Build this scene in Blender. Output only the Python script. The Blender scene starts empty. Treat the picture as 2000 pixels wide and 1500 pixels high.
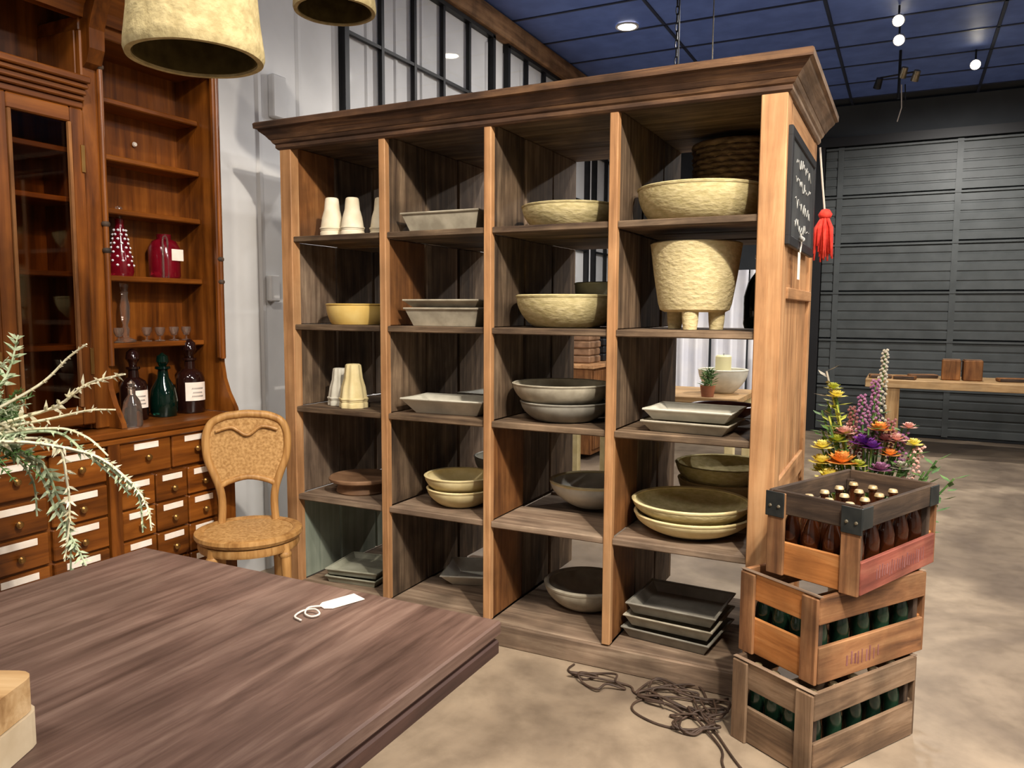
import bpy, bmesh, math, random
from mathutils import Vector, Matrix
random.seed(7)
scene = bpy.context.scene
C = scene.collection
PI = math.pi

# ------------------------------------------------------------------ camera
F_PX, YAW, PITCH, ROLL = 1527.92, 0.4661, -0.0937, 0.0055
cam_data = bpy.data.cameras.new('camera')
cam = bpy.data.objects.new('camera', cam_data)
C.objects.link(cam)
scene.camera = cam
cam_data.sensor_fit = 'HORIZONTAL'
cam_data.sensor_width = 36.0
cam_data.lens = 36.0 * F_PX / 2000.0
cam_data.clip_start = 0.02
cam_data.clip_end = 100
_fw = Vector((-math.sin(YAW) * math.cos(PITCH), math.cos(YAW) * math.cos(PITCH), math.sin(PITCH)))
_r = Vector((math.cos(YAW), math.sin(YAW), 0))
_u = _r.cross(_fw)
_r2 = math.cos(ROLL) * _r + math.sin(ROLL) * _u
_u2 = -math.sin(ROLL) * _r + math.cos(ROLL) * _u
cam.matrix_world = Matrix(((_r2.x, _u2.x, -_fw.x, 2.6152), (_r2.y, _u2.y, -_fw.y, -2.8089),
                           (_r2.z, _u2.z, -_fw.z, 1.4), (0, 0, 0, 1)))

# ------------------------------------------------------------------ world, lights, exposure
world = bpy.data.worlds.new('world')
scene.world = world
world.use_nodes = True
world.node_tree.nodes['Background'].inputs[0].default_value = (0.6, 0.7, 1.0, 1)
world.node_tree.nodes['Background'].inputs[1].default_value = 0.05
scene.view_settings.view_transform = 'Standard'
scene.view_settings.look = 'None'
scene.view_settings.gamma = 1.0
scene.view_settings.use_curve_mapping = False
scene.view_settings.exposure = 0.0

WARM = (1.0, 0.89, 0.75)
NEUT = (1.0, 0.95, 0.89)
COOL = (0.72, 0.82, 1.0)

def spot(name, loc, target, power, angle=95, blend=0.7, color=WARM, radius=0.05):
    d = bpy.data.lights.new(name, 'SPOT')
    d.energy = power
    d.spot_size = math.radians(angle)
    d.spot_blend = blend
    d.color = color
    d.shadow_soft_size = radius
    o = bpy.data.objects.new(name, d)
    C.objects.link(o)
    o.location = loc
    o.rotation_euler = (Vector(target) - Vector(loc)).to_track_quat('-Z', 'Y').to_euler()
    return o

def fill_light(name, loc, sx, sy, power, color=NEUT):
    d = bpy.data.lights.new(name, 'AREA')
    d.shape = 'RECTANGLE'
    d.size = sx
    d.size_y = sy
    d.energy = power
    d.color = color
    o = bpy.data.objects.new(name, d)
    C.objects.link(o)
    o.location = loc
    return o

# track heads on the ceiling over the sales floor (behind and beside the camera)
spot('track_spot_key', (3.05, -1.95, 3.55), (1.25, 0.3, 0.9), 440, 74, 0.55, WARM, 0.05)
spot('track_spot_cabinet', (1.15, -1.75, 3.55), (-0.1, -0.8, 0.9), 105, 95, 0.8, WARM, 0.06)
spot('track_spot_crates', (3.6, -1.3, 3.55), (2.4, 0.0, 0.4), 170, 80, 0.8, WARM, 0.05)
# added fill panels, out of view overhead (their housings are built below)
FILL_PANELS = [(3.17 + 0.61, -2.1), (0.73 + 0.61, -3.3), (5.61 + 0.61, 1.0), (5.61 + 0.61, -2.1)]
for _i, (_x, _y) in enumerate(FILL_PANELS):
    fill_light('ceiling_panel_light', (_x, _y, 3.66), 1.1, 0.5, (130, 45, 130, 120)[_i], NEUT)
# spots on the far wall and the white wall
spot('far_spot', (3.05, 5.3, 3.45), (3.0, 6.8, 0.6), 260, 140, 0.9, NEUT, 0.05)
spot('middle_spot', (2.45, 4.2, 3.45), (1.2, 3.6, 0.6), 260, 140, 0.9, NEUT, 0.05)
spot('wall_spot', (1.5, 3.3, 3.6), (-0.42, 2.6, 1.2), 120, 120, 0.9, NEUT, 0.05)
spot('back_spot', (1.2, 1.9, 3.6), (1.2, 1.5, 0.0), 170, 130, 0.9, NEUT, 0.05)  # added fill over the space behind the shelf, has no fixture
spot('right_spot', (4.6, 2.2, 3.6), (3.6, 2.4, 0.0), 200, 140, 0.9, NEUT, 0.05)

# ------------------------------------------------------------------ helpers
def lin(c):
    out = []
    for v in c:
        v = v / 255.0
        out.append(v / 12.92 if v <= 0.04045 else ((v + 0.055) / 1.055) ** 2.4)
    return (out[0], out[1], out[2], 1.0)

class MB:
    def __init__(self):
        self.v, self.f = [], []
    def add(self, vs, fs):
        n = len(self.v)
        self.v += [tuple(p) for p in vs]
        self.f += [tuple(i + n for i in f) for f in fs]
        return self
    def box(self, x0, x1, y0, y1, z0, z1):
        vs = [(x, y, z) for x in (x0, x1) for y in (y0, y1) for z in (z0, z1)]
        return self.add(vs, [(0, 1, 3, 2), (4, 6, 7, 5), (0, 4, 5, 1), (2, 3, 7, 6), (0, 2, 6, 4), (1, 5, 7, 3)])
    def cbox(self, x0, x1, y0, y1, z0, z1, c=0.003):
        h = [(x1 - x0) / 2, (y1 - y0) / 2, (z1 - z0) / 2]
        m = [(x1 + x0) / 2, (y1 + y0) / 2, (z1 + z0) / 2]
        c = min(c, min(h) * 0.45)
        vs, idx = [], {}
        for s in [(i, j, k) for i in (-1, 1) for j in (-1, 1) for k in (-1, 1)]:
            for a in range(3):
                idx[s, a] = len(vs)
                vs.append(tuple(m[b] + s[b] * (h[b] - (0 if b == a else c)) for b in range(3)))
        fs = []
        for a in range(3):
            b, d = (a + 1) % 3, (a + 2) % 3
            for sg in (-1, 1):
                q = []
                for (sb, sd) in ((-1, -1), (1, -1), (1, 1), (-1, 1)):
                    s = [0, 0, 0]; s[a] = sg; s[b] = sb; s[d] = sd
                    q.append(idx[tuple(s), a])
                fs.append(tuple(q))
            for sb in (-1, 1):
                for sd in (-1, 1):
                    s1 = [0, 0, 0]; s1[a] = -1; s1[b] = sb; s1[d] = sd
                    s2 = list(s1); s2[a] = 1
                    s1, s2 = tuple(s1), tuple(s2)
                    fs.append((idx[s1, b], idx[s2, b], idx[s2, d], idx[s1, d]))
        for s in [(i, j, k) for i in (-1, 1) for j in (-1, 1) for k in (-1, 1)]:
            fs.append((idx[s, 0], idx[s, 1], idx[s, 2]))
        return self.add(vs, fs)
    def lathe(self, prof, n=32, c=(0, 0, 0), lobes=0, amp=0.0, sx=1.0, sy=1.0, close=False):
        vs, fs = [], []
        P = len(prof)
        for i in range(n):
            a = 2 * PI * i / n
            k = 1 + (amp * math.cos(lobes * a) if lobes else 0)
            for (r, z) in prof:
                vs.append((c[0] + r * k * math.cos(a) * sx, c[1] + r * k * math.sin(a) * sy, c[2] + z))
        for i in range(n):
            j = (i + 1) % n
            for q in range(P - 1):
                fs.append((i * P + q, j * P + q, j * P + q + 1, i * P + q + 1))
            if close:
                fs.append((i * P + P - 1, j * P + P - 1, j * P, i * P))
        if not close:
            if prof[0][0] > 1e-5: fs.append(tuple(i * P for i in range(n)))
            if prof[-1][0] > 1e-5: fs.append(tuple(i * P + P - 1 for i in range(n)))
        return self.add(vs, fs)
    def tube(self, pts, r, n=8, closed=False, cap=True):
        pts = [Vector(p) for p in pts]
        m = len(pts)
        rr = r if isinstance(r, (list, tuple)) else [r] * m
        vs, fs = [], []
        prev = None
        for i, p in enumerate(pts):
            if closed:
                t = pts[(i + 1) % m] - pts[i - 1]
            else:
                t = pts[min(i + 1, m - 1)] - pts[max(i - 1, 0)]
            if t.length < 1e-9: t = Vector((0, 0, 1))
            t.normalize()
            if prev is None:
                a = Vector((0, 0, 1)) if abs(t.z) < 0.9 else Vector((1, 0, 0))
                u = t.cross(a).normalized()
            else:
                u = (prev - t * prev.dot(t))
                u = u.normalized() if u.length > 1e-6 else t.orthogonal().normalized()
            prev = u
            w = t.cross(u)
            for k in range(n):
                a = 2 * PI * k / n
                q = p + (u * math.cos(a) + w * math.sin(a)) * rr[i]
                vs.append((q.x, q.y, q.z))
        for i in range(m if closed else m - 1):
            j = (i + 1) % m
            for k in range(n):
                l = (k + 1) % n
                fs.append((i * n + k, i * n + l, j * n + l, j * n + k))
        if cap and not closed:
            fs.append(tuple(range(n)))
            fs.append(tuple(range((m - 1) * n, m * n)))
        return self.add(vs, fs)
    def prism(self, poly, axis, a0, a1):
        """extrude a 2D polygon along axis ('x','y','z')"""
        n = len(poly)
        vs = []
        for a in (a0, a1):
            for (p, q) in poly:
                vs.append({'x': (a, p, q), 'y': (p, a, q), 'z': (p, q, a)}[axis])
        fs = [tuple(range(n)), tuple(range(n, 2 * n))]
        for i in range(n):
            j = (i + 1) % n
            fs.append((i, j, n + j, n + i))
        return self.add(vs, fs)
    def mesh(self, name, mat, smooth=False):
        me = bpy.data.meshes.new(name)
        me.from_pydata(self.v, [], self.f)
        bm = bmesh.new()
        bm.from_mesh(me)
        bmesh.ops.recalc_face_normals(bm, faces=bm.faces)
        bm.to_mesh(me)
        bm.free()
        if mat: me.materials.append(mat)
        if smooth:
            me.polygons.foreach_set('use_smooth', [True] * len(me.polygons))
            if smooth != 'all':
                try: me.set_sharp_from_angle(angle=math.radians(40))
                except Exception: pass
        return me
    def build(self, name, mat, parent=None, loc=None, rot=None, smooth=False):
        return link(name, self.mesh(name, mat, smooth), parent, loc, rot)

def link(name, me, parent=None, loc=None, rot=None):
    o = bpy.data.objects.new(name, me)
    C.objects.link(o)
    if parent: o.parent = parent
    if loc is not None: o.location = loc
    if rot is not None: o.rotation_euler = rot
    return o

def tag(o, label, cat, group=None, kind=None):
    if label: o['label'] = label
    if cat: o['category'] = cat
    if group: o['group'] = group
    if kind: o['kind'] = kind
    return o

def thing(name, label, cat, loc=(0, 0, 0), rz=0.0, group=None):
    o = bpy.data.objects.new(name, None)
    o.empty_display_size = 0.05
    C.objects.link(o)
    o.location = loc
    o.rotation_euler = (0, 0, rz)
    return tag(o, label, cat, group)

def struct(o):
    o['kind'] = 'structure'
    return o

def copy_tree(root, loc=None, rz=None):
    def rec(o, par):
        c = o.copy()
        C.objects.link(c)
        c.parent = par
        for ch in o.children: rec(ch, c)
        return c
    r = rec(root, None)
    if loc is not None: r.location = loc
    if rz is not None: r.rotation_euler = (0, 0, rz)
    return r

def board(name, mat, x0, x1, y0, y1, z0, z1, parent, c=0.003, rot=None):
    """one board with its own origin at its middle"""
    m = ((x0 + x1) / 2, (y0 + y1) / 2, (z0 + z1) / 2)
    b = MB().cbox(x0 - m[0], x1 - m[0], y0 - m[1], y1 - m[1], z0 - m[2], z1 - m[2], c)
    return b.build(name, mat, parent, m, rot)

# ------------------------------------------------------------------ materials
MATS = {}
def new_mat(name):
    m = bpy.data.materials.new(name)
    m.use_nodes = True
    nt = m.node_tree
    return m, nt, nt.nodes['Principled BSDF']

def node(nt, t, **kw):
    n = nt.nodes.new(t)
    for k, v in kw.items(): setattr(n, k, v)
    return n

def ramp(nt, stops):
    r = node(nt, 'ShaderNodeValToRGB')
    el = r.color_ramp.elements
    el[0].position, el[0].color = stops[0]
    el[1].position, el[1].color = stops[-1]
    for p, c in stops[1:-1]:
        e = el.new(p)
        e.color = c
    return r

def coords(nt, scale, rnd=True):
    tc = node(nt, 'ShaderNodeTexCoord')
    mp = node(nt, 'ShaderNodeMapping')
    mp.inputs['Scale'].default_value = scale
    if rnd:
        oi = node(nt, 'ShaderNodeObjectInfo')
        mu = node(nt, 'ShaderNodeMath', operation='MULTIPLY')
        mu.inputs[1].default_value = 37.0
        nt.links.new(oi.outputs['Random'], mu.inputs[0])
        ad = node(nt, 'ShaderNodeVectorMath', operation='ADD')
        nt.links.new(tc.outputs['Object'], ad.inputs[0])
        nt.links.new(mu.outputs[0], ad.inputs[1])
        nt.links.new(ad.outputs[0], mp.inputs['Vector'])
    else:
        nt.links.new(tc.outputs['Object'], mp.inputs['Vector'])
    return mp

def wood(name, dark, mid, light, axis='z', s=1.0, rough=0.6, bump=0.25, tint=0.3, blotch=0.45, spec=0.35):
    m, nt, b = new_mat(name)
    L = nt.links.new
    sc = {'x': (1.1, 15, 15), 'y': (15, 1.1, 15), 'z': (15, 15, 1.1)}[axis]
    mp = coords(nt, [v * s for v in sc])
    n1 = node(nt, 'ShaderNodeTexNoise')
    n1.inputs['Scale'].default_value = 1.6
    n1.inputs['Detail'].default_value = 7
    n1.inputs['Roughness'].default_value = 0.65
    n1.inputs['Distortion'].default_value = 0.5
    L(mp.outputs[0], n1.inputs['Vector'])
    r = ramp(nt, [(0.30, lin(dark)), (0.5, lin(mid)), (0.70, lin(light))])
    L(n1.outputs['Fac'], r.inputs[0])
    # blotches of wear
    mp2 = coords(nt, (4, 4, 4))
    n2 = node(nt, 'ShaderNodeTexNoise')
    n2.inputs['Scale'].default_value = 1.4
    n2.inputs['Detail'].default_value = 5
    L(mp2.outputs[0], n2.inputs['Vector'])
    r2 = ramp(nt, [(0.35, (1 - blotch,) * 3 + (1,)), (0.62, (1, 1, 1, 1))])
    L(n2.outputs['Fac'], r2.inputs[0])
    mx = node(nt, 'ShaderNodeMix', data_type='RGBA', blend_type='MULTIPLY')
    mx.inputs[0].default_value = 1
    L(r.outputs[0], mx.inputs[6])
    L(r2.outputs[0], mx.inputs[7])
    oi = node(nt, 'ShaderNodeObjectInfo')
    mr = node(nt, 'ShaderNodeMapRange')
    mr.inputs['To Min'].default_value = 1 - tint / 2
    mr.inputs['To Max'].default_value = 1 + tint / 2
    L(oi.outputs['Random'], mr.inputs['Value'])
    hs = node(nt, 'ShaderNodeHueSaturation')
    L(mr.outputs[0], hs.inputs['Value'])
    L(mx.outputs[2], hs.inputs['Color'])
    L(hs.outputs[0], b.inputs['Base Color'])
    b.inputs['Roughness'].default_value = rough
    b.inputs['Specular IOR Level'].default_value = spec
    bp = node(nt, 'ShaderNodeBump')
    bp.inputs['Strength'].default_value = bump
    bp.inputs['Distance'].default_value = 0.004
    L(n1.outputs['Fac'], bp.inputs['Height'])
    L(bp.outputs[0], b.inputs['Normal'])
    MATS[name] = m
    return m

def plain(name, c1, c2=None, scale=8, rough=0.5, bump=0.0, metallic=0.0, spec=0.4, detail=4, dist=0.003, trans=0.0, stretch=(1, 1, 1), pos=(0.35, 0.65)):
    m, nt, b = new_mat(name)
    L = nt.links.new
    b.inputs['Roughness'].default_value = rough
    b.inputs['Metallic'].default_value = metallic
    b.inputs['Specular IOR Level'].default_value = spec
    if trans: b.inputs['Transmission Weight'].default_value = trans
    mp = coords(nt, [scale * q for q in stretch])
    n = node(nt, 'ShaderNodeTexNoise')
    n.inputs['Scale'].default_value = 1.0
    n.inputs['Detail'].default_value = detail
    L(mp.outputs[0], n.inputs['Vector'])
    r = ramp(nt, [(pos[0], lin(c1)), (pos[1], lin(c2 or c1))])
    L(n.outputs['Fac'], r.inputs[0])
    L(r.outputs[0], b.inputs['Base Color'])
    if bump:
        bp = node(nt, 'ShaderNodeBump')
        bp.inputs['Strength'].default_value = bump
        bp.inputs['Distance'].default_value = dist
        L(n.outputs['Fac'], bp.inputs['Height'])
        L(bp.outputs[0], b.inputs['Normal'])
    MATS[name] = m
    return m

def emit(name, col, strength):
    m, nt, b = new_mat(name)
    b.inputs['Emission Color'].default_value = lin(col)
    b.inputs['Emission Strength'].default_value = strength
    b.inputs['Base Color'].default_value = lin(col)
    MATS[name] = m
    return m

def glass(name, tint=(255, 255, 255), alpha=0.85, rough=0.03):
    """thin pane: mostly clear, with a surface reflection"""
    m, nt, b = new_mat(name)
    L = nt.links.new
    out = nt.nodes['Material Output']
    tr = node(nt, 'ShaderNodeBsdfTransparent')
    tr.inputs[0].default_value = lin(tint)
    gl = node(nt, 'ShaderNodeBsdfGlossy')
    gl.inputs['Roughness'].default_value = rough
    lw = node(nt, 'ShaderNodeLayerWeight')
    lw.inputs[0].default_value = 0.5
    pw = node(nt, 'ShaderNodeMath', operation='POWER')
    pw.inputs[1].default_value = 4.0
    L(lw.outputs['Facing'], pw.inputs[0])
    fr = node(nt, 'ShaderNodeMapRange')
    fr.inputs['To Min'].default_value = 0.03
    fr.inputs['To Max'].default_value = 0.5
    L(pw.outputs[0], fr.inputs['Value'])
    mx = node(nt, 'ShaderNodeMixShader')
    L(fr.outputs[0], mx.inputs[0])
    L(tr.outputs[0], mx.inputs[1])
    L(gl.outputs[0], mx.inputs[2])
    L(mx.outputs[0], out.inputs['Surface'])
    MATS[name] = m
    return m

for ax in 'xyz':
    wood('old_' + ax, (58, 42, 32), (106, 86, 66), (152, 128, 102), ax, 1.0, 0.75, 0.5, 0.45, 0.5)
    wood('dust_' + ax, (94, 76, 62), (136, 114, 94), (174, 152, 128), ax, 1.0, 0.75, 0.5, 0.3, 0.4)
    wood('post_' + ax, (140, 98, 62), (182, 134, 90), (206, 162, 116), ax, 0.8, 0.6, 0.2, 0.12, 0.25)
    wood('mahog_' + ax, (70, 34, 9), (118, 64, 18), (152, 90, 32), ax, 0.7, 0.32, 0.1, 0.2, 0.3, 0.5)
    wood('crate_' + ax, (92, 60, 38), (146, 100, 64), (176, 130, 88), ax, 1.0, 0.75, 0.5, 0.35, 0.5)
    wood('cratebright_' + ax, (140, 84, 40), (190, 122, 64), (212, 150, 90), ax, 1.0, 0.65, 0.3, 0.2, 0.35)
    wood('cratedark_' + ax, (44, 34, 28), (74, 58, 46), (110, 88, 68), ax, 1.0, 0.7, 0.5, 0.3, 0.5)
wood('cornice_x', (52, 34, 24), (88, 62, 44), (140, 104, 72), 'x', 1.0, 0.75, 0.6, 0.2, 0.55)
wood('orangewood_z', (96, 56, 26), (136, 88, 46), (164, 112, 64), 'z', 1.0, 0.7, 0.4, 0.35, 0.45)
wood('green_z', (112, 122, 108), (142, 150, 134), (160, 166, 150), 'z', 0.6, 0.7, 0.15, 0.1, 0.2)
wood('table_y', (70, 51, 43), (100, 77, 67), (130, 106, 93), 'y', 1.1, 0.42, 0.12, 0.1, 0.25, 0.4)
wood('tableedge_y', (48, 32, 28), (70, 48, 42), (92, 66, 56), 'y', 0.7, 0.5, 0.2, 0.1, 0.3)
wood('blond_x', (150, 112, 70), (190, 152, 104), (214, 180, 134), 'x', 1.0, 0.6, 0.2, 0.2, 0.25)
wood('blond_z', (150, 112, 70), (190, 152, 104), (214, 180, 134), 'z', 1.0, 0.6, 0.2, 0.2, 0.25)
wood('beam_y', (92, 66, 44), (140, 104, 72), (172, 134, 96), 'y', 0.6, 0.8, 0.6, 0.2, 0.5)
wood('rattan_z', (142, 98, 50), (178, 132, 76), (202, 158, 100), 'z', 1.6, 0.5, 0.2, 0.1, 0.2)
wood('cratelow_x', (84, 64, 48), (126, 100, 76), (156, 130, 104), 'x', 1.0, 0.8, 0.5, 0.3, 0.5)
wood('cratelow_y', (84, 64, 48), (126, 100, 76), (156, 130, 104), 'y', 1.0, 0.8, 0.5, 0.3, 0.5)
wood('cratelow_z', (84, 64, 48), (126, 100, 76), (156, 130, 104), 'z', 1.0, 0.8, 0.5, 0.3, 0.5)
wood('redstamp_x', (112, 56, 44), (146, 78, 62), (172, 108, 86), 'x', 1.0, 0.75, 0.5, 0.2, 0.45)
def concrete():
    m, nt, b = new_mat('floor')
    L = nt.links.new
    mp = coords(nt, (1, 1, 1), False)
    n1 = node(nt, 'ShaderNodeTexNoise'); n1.inputs['Scale'].default_value = 1.3; n1.inputs['Detail'].default_value = 8; n1.inputs['Distortion'].default_value = 0.8
    n2 = node(nt, 'ShaderNodeTexNoise'); n2.inputs['Scale'].default_value = 7.0; n2.inputs['Detail'].default_value = 9; n2.inputs['Roughness'].default_value = 0.7
    L(mp.outputs[0], n1.inputs['Vector']); L(mp.outputs[0], n2.inputs['Vector'])
    r1 = ramp(nt, [(0.36, lin((108, 94, 80))), (0.5, lin((132, 116, 98))), (0.64, lin((162, 144, 122)))])
    r2 = ramp(nt, [(0.32, (0.72, 0.71, 0.70, 1)), (0.56, (1, 1, 1, 1)), (0.74, (1.1, 1.08, 1.05, 1))])
    L(n1.outputs['Fac'], r1.inputs[0]); L(n2.outputs['Fac'], r2.inputs[0])
    mx = node(nt, 'ShaderNodeMix', data_type='RGBA', blend_type='MULTIPLY'); mx.inputs[0].default_value = 0.85
    L(r1.outputs[0], mx.inputs[6]); L(r2.outputs[0], mx.inputs[7])
    L(mx.outputs[2], b.inputs['Base Color'])
    rr = node(nt, 'ShaderNodeMapRange'); rr.inputs['To Min'].default_value = 0.3; rr.inputs['To Max'].default_value = 0.6
    L(n2.outputs['Fac'], rr.inputs['Value']); L(rr.outputs[0], b.inputs['Roughness'])
    bp = node(nt, 'ShaderNodeBump'); bp.inputs['Strength'].default_value = 0.08; bp.inputs['Distance'].default_value = 0.004
    L(n2.outputs['Fac'], bp.inputs['Height']); L(bp.outputs[0], b.inputs['Normal'])
    MATS['floor'] = m
concrete()
plain('white_wall', (214, 214, 214), (228, 228, 228), 3, 0.45, 0.0, spec=0.4)
plain('dark_door', (70, 74, 74), (82, 86, 86), 5, 0.5, 0.0, spec=0.4)
plain('dark_wall', (52, 56, 60), (60, 64, 68), 3, 0.7)
plain('room_wall', (150, 146, 140), (160, 156, 150), 3, 0.7)
plain('ceiling_tile', (94, 118, 188), (106, 132, 204), 6, 0.5, 0.1, spec=0.3)
plain('ceiling_bar', (50, 56, 76), None, 6, 0.4)
plain('black_metal', (24, 24, 26), (32, 32, 34), 12, 0.45, metallic=0.3)
plain('black_paint', (30, 30, 32), None, 12, 0.5)
plain('chalk_black', (34, 36, 38), (58, 60, 60), 7, 0.8, detail=8)
plain('chalk', (186, 186, 180), (150, 150, 148), 40, 0.9)
plain('cream', (222, 208, 178), (238, 228, 204), 16, 0.65, 0.2)
plain('paper_mache', (180, 166, 118), (204, 190, 144), 34, stretch=(1, 1, 2.5), rough=0.95, bump=0.9, spec=0.12, detail=7, dist=0.004)
plain('planter_mache', (198, 182, 134), (218, 202, 156), 40, 0.95, 1.0, spec=0.1, stretch=(1, 1, 2.0), detail=7, dist=0.005)
plain('shade_liner', (64, 54, 28), (84, 72, 40), 20, 0.95, spec=0.1)  # dark olive stands for the shadow inside the pendant shades
plain('shade_mache', (166, 150, 108), (190, 174, 130), 40, 0.95, 1.0, spec=0.1, detail=7, dist=0.005)
plain('yellow_glaze', (222, 184, 98), (236, 206, 128), 10, 0.35, spec=0.5)
plain('pale_yellow', (206, 188, 136), (226, 210, 162), 14, 0.75, 0.3, spec=0.25)
plain('grey_ceramic', (150, 142, 124), (184, 176, 156), 14, 0.6, 0.3)
plain('white_ceramic', (196, 192, 176), (216, 212, 196), 14, 0.5, 0.2)
plain('slate_ceramic', (120, 116, 106), (150, 146, 134), 10, 0.6, 0.2)
plain('grey_green', (138, 138, 120), (168, 168, 150), 9, 0.6, 0.2)
plain('brown_ceramic', (116, 86, 62), (146, 112, 84), 12, 0.5, 0.2)
plain('plum_ceramic', (118, 70, 70), (150, 100, 96), 10, 0.4)
plain('wicker_dark', (92, 74, 56), (150, 124, 96), 20, 0.8, 0.8, stretch=(1, 1, 3))
plain('cane', (158, 116, 64), (194, 152, 96), 90, 0.6, 0.5, detail=2)
plain('enamel', (234, 220, 204), (244, 234, 222), 20, 0.3, spec=0.5)
plain('brass', (150, 112, 60), (176, 136, 80), 10, 0.35, metallic=0.9)
plain('pewter', (122, 112, 92), (160, 150, 128), 30, 0.35, metallic=0.8)
plain('paper', (240, 224, 210), (248, 236, 224), 30, 0.8)
plain('ink', (40, 38, 40), None, 10, 0.8)
plain('rope_white', (206, 196, 184), None, 10, 0.9)
plain('cable', (58, 44, 36), (78, 60, 48), 20, 0.6)
plain('red_tassel', (206, 48, 40), (230, 76, 60), 40, 0.9, 0.5)
plain('bottle_brown', (40, 18, 8), (66, 30, 12), 6, 0.08, spec=0.6)
plain('bottle_green', (14, 30, 22), (30, 54, 38), 6, 0.08, spec=0.6)
plain('bottle_dark', (26, 12, 10), (36, 16, 12), 6, 0.08, spec=0.6)
plain('cap_metal', (176, 152, 110), (206, 186, 146), 30, 0.4, metallic=0.4)
plain('plant_leaf', (148, 166, 128), (196, 206, 172), 40, 0.6)
plain('plant_cream', (212, 204, 168), (232, 226, 198), 40, 0.6)
plain('leaf_green', (58, 92, 44), (96, 128, 66), 30, 0.6)
plain('leaf_lime', (150, 160, 60), (196, 196, 84), 30, 0.6)
plain('fl_orange', (220, 140, 60), (240, 176, 100), 30, 0.7)
plain('fl_yellow', (216, 200, 90), (236, 224, 130), 30, 0.7)
plain('fl_purple', (92, 40, 130), (130, 64, 150), 30, 0.7)
plain('fl_mauve', (120, 70, 110), (160, 110, 140), 30, 0.7)
plain('fl_pink', (204, 150, 140), (228, 180, 166), 30, 0.7)
plain('fl_grey', (150, 144, 130), (176, 168, 150), 30, 0.7)
plain('zinc', (140, 142, 142), (168, 170, 170), 10, 0.4, metallic=0.7)
plain('terracotta', (146, 92, 64), (172, 112, 80), 10, 0.8)
plain('stone_block', (196, 174, 140), (216, 196, 164), 14, 0.8, 0.3)
plain('linen', (226, 228, 238), (240, 240, 244), 5, 0.9)
plain('blue_glass', (70, 160, 196), (96, 186, 216), 6, 0.15)
plain('red_glass', (110, 10, 26), (150, 20, 40), 10, 0.12, trans=0.5)
plain('clear_glassware', (225, 215, 205), None, 10, 0.05, trans=0.95)
plain('green_glass', (8, 34, 26), (12, 44, 34), 10, 0.08, trans=0.6)
plain('wax', (230, 220, 170), None, 10, 0.5)
plain('metal_corner', (44, 48, 48), (60, 62, 60), 20, 0.5, metallic=0.5)
emit('lamp_glow', (255, 244, 220), 25)
emit('panel_glow', (255, 244, 226), 4)
glass('pane_glass')
glass('cabinet_glass', (235, 225, 215))
M = MATS

# ================================================================== THE ROOM
X0, X1, Y0, Y1, ZC = -0.42, 8.0, -6.0, 7.05, 3.73
struct(MB().box(X0 - .2, X1 + .2, Y0 - .2, Y1 + .2, -0.12, 0).build('floor', M['floor']))
wl = struct(MB().box(X0 - 0.15, X0, Y0, Y1, 0, ZC).build('wall_left', M['white_wall']))
rib_me = MB().prism([(0, -0.022), (0.012, -0.010), (0.012, 0.010), (0, 0.022)], 'z', 0, ZC - 0.25).mesh('panel_rib', M['white_wall'])
y = Y0 + 0.2
while y < Y1 - 0.1:
    link('panel_rib', rib_me, wl, (X0, y, 0))
    y += 0.305
struct(MB().box(X1, X1 + 0.15, Y0, Y1, 0, ZC).build('wall_right', M['room_wall']))
struct(MB().box(X0 - .15, X1 + .15, Y0 - 0.15, Y0, 0, ZC).build('wall_near', M['room_wall']))
struct(MB().box(X0 - .15, X1 + .15, Y1, Y1 + 0.15, 0, ZC).build('wall_back', M['dark_wall']))
# timber beam along the head of the white wall
struct(MB().cbox(X0, X0 + 0.09, Y0, Y1, 3.55, ZC - 0.01, 0.008).build('trim_1', M['beam_y']))

# dropped ceiling: tiles in a bar grid
ceil = struct(MB().box(X0 - .15, X1 + .15, Y0 - .15, Y1 + .15, ZC + 0.03, ZC + 0.15).build('ceiling', M['dark_wall']))
TX, TY = 1.22, 0.61
tile_me = MB().cbox(-TX / 2 + 0.012, TX / 2 - 0.012, -TY / 2 + 0.012, TY / 2 - 0.012, 0.0, 0.02, 0.004).mesh('ceiling_tile', M['ceiling_tile'])
gx = [0.73 + TX * k for k in range(-1, 7)]
gy = [3.68 + TY * k for k in range(-16, 6)]
for xa in gx[:-1]:
    for ya in gy[:-1]:
        if any(abs(xa + TX / 2 - px) < 0.3 and abs(ya + TY / 2 - py) < 0.31 for px, py in FILL_PANELS): continue
        link('ceiling_tile', tile_me, ceil, (xa + TX / 2, ya + TY / 2, ZC + 0.004))
for xa in gx:
    MB().box(-0.012, 0.012, Y0, Y1, -0.004, 0.004).build('ceiling_bar', M['ceiling_bar'], ceil, (max(xa, X0 + 0.02), 0, ZC + 0.002))
for ya in gy:
    MB().box(X0, X1, -0.012, 0.012, -0.004, 0.004).build('ceiling_bar', M['ceiling_bar'], ceil, (0, ya, ZC + 0.002))
for i, (px, py) in enumerate(FILL_PANELS):  # housings made up to carry the unseen fill lights
    t = thing('ceiling_panel', 'white rectangular ceiling light panel, unseen above the camera', 'ceiling light', (px, py, ZC - 0.02), 0, 'ceiling light panels')
    MB().box(-0.6, 0.6, -0.29, 0.29, 0.0, 0.03).build('housing', M['white_wall'], t)
    MB().box(-0.55, 0.55, -0.25, 0.25, -0.01, 0.0).build('diffuser', M['panel_glow'], t)

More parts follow.
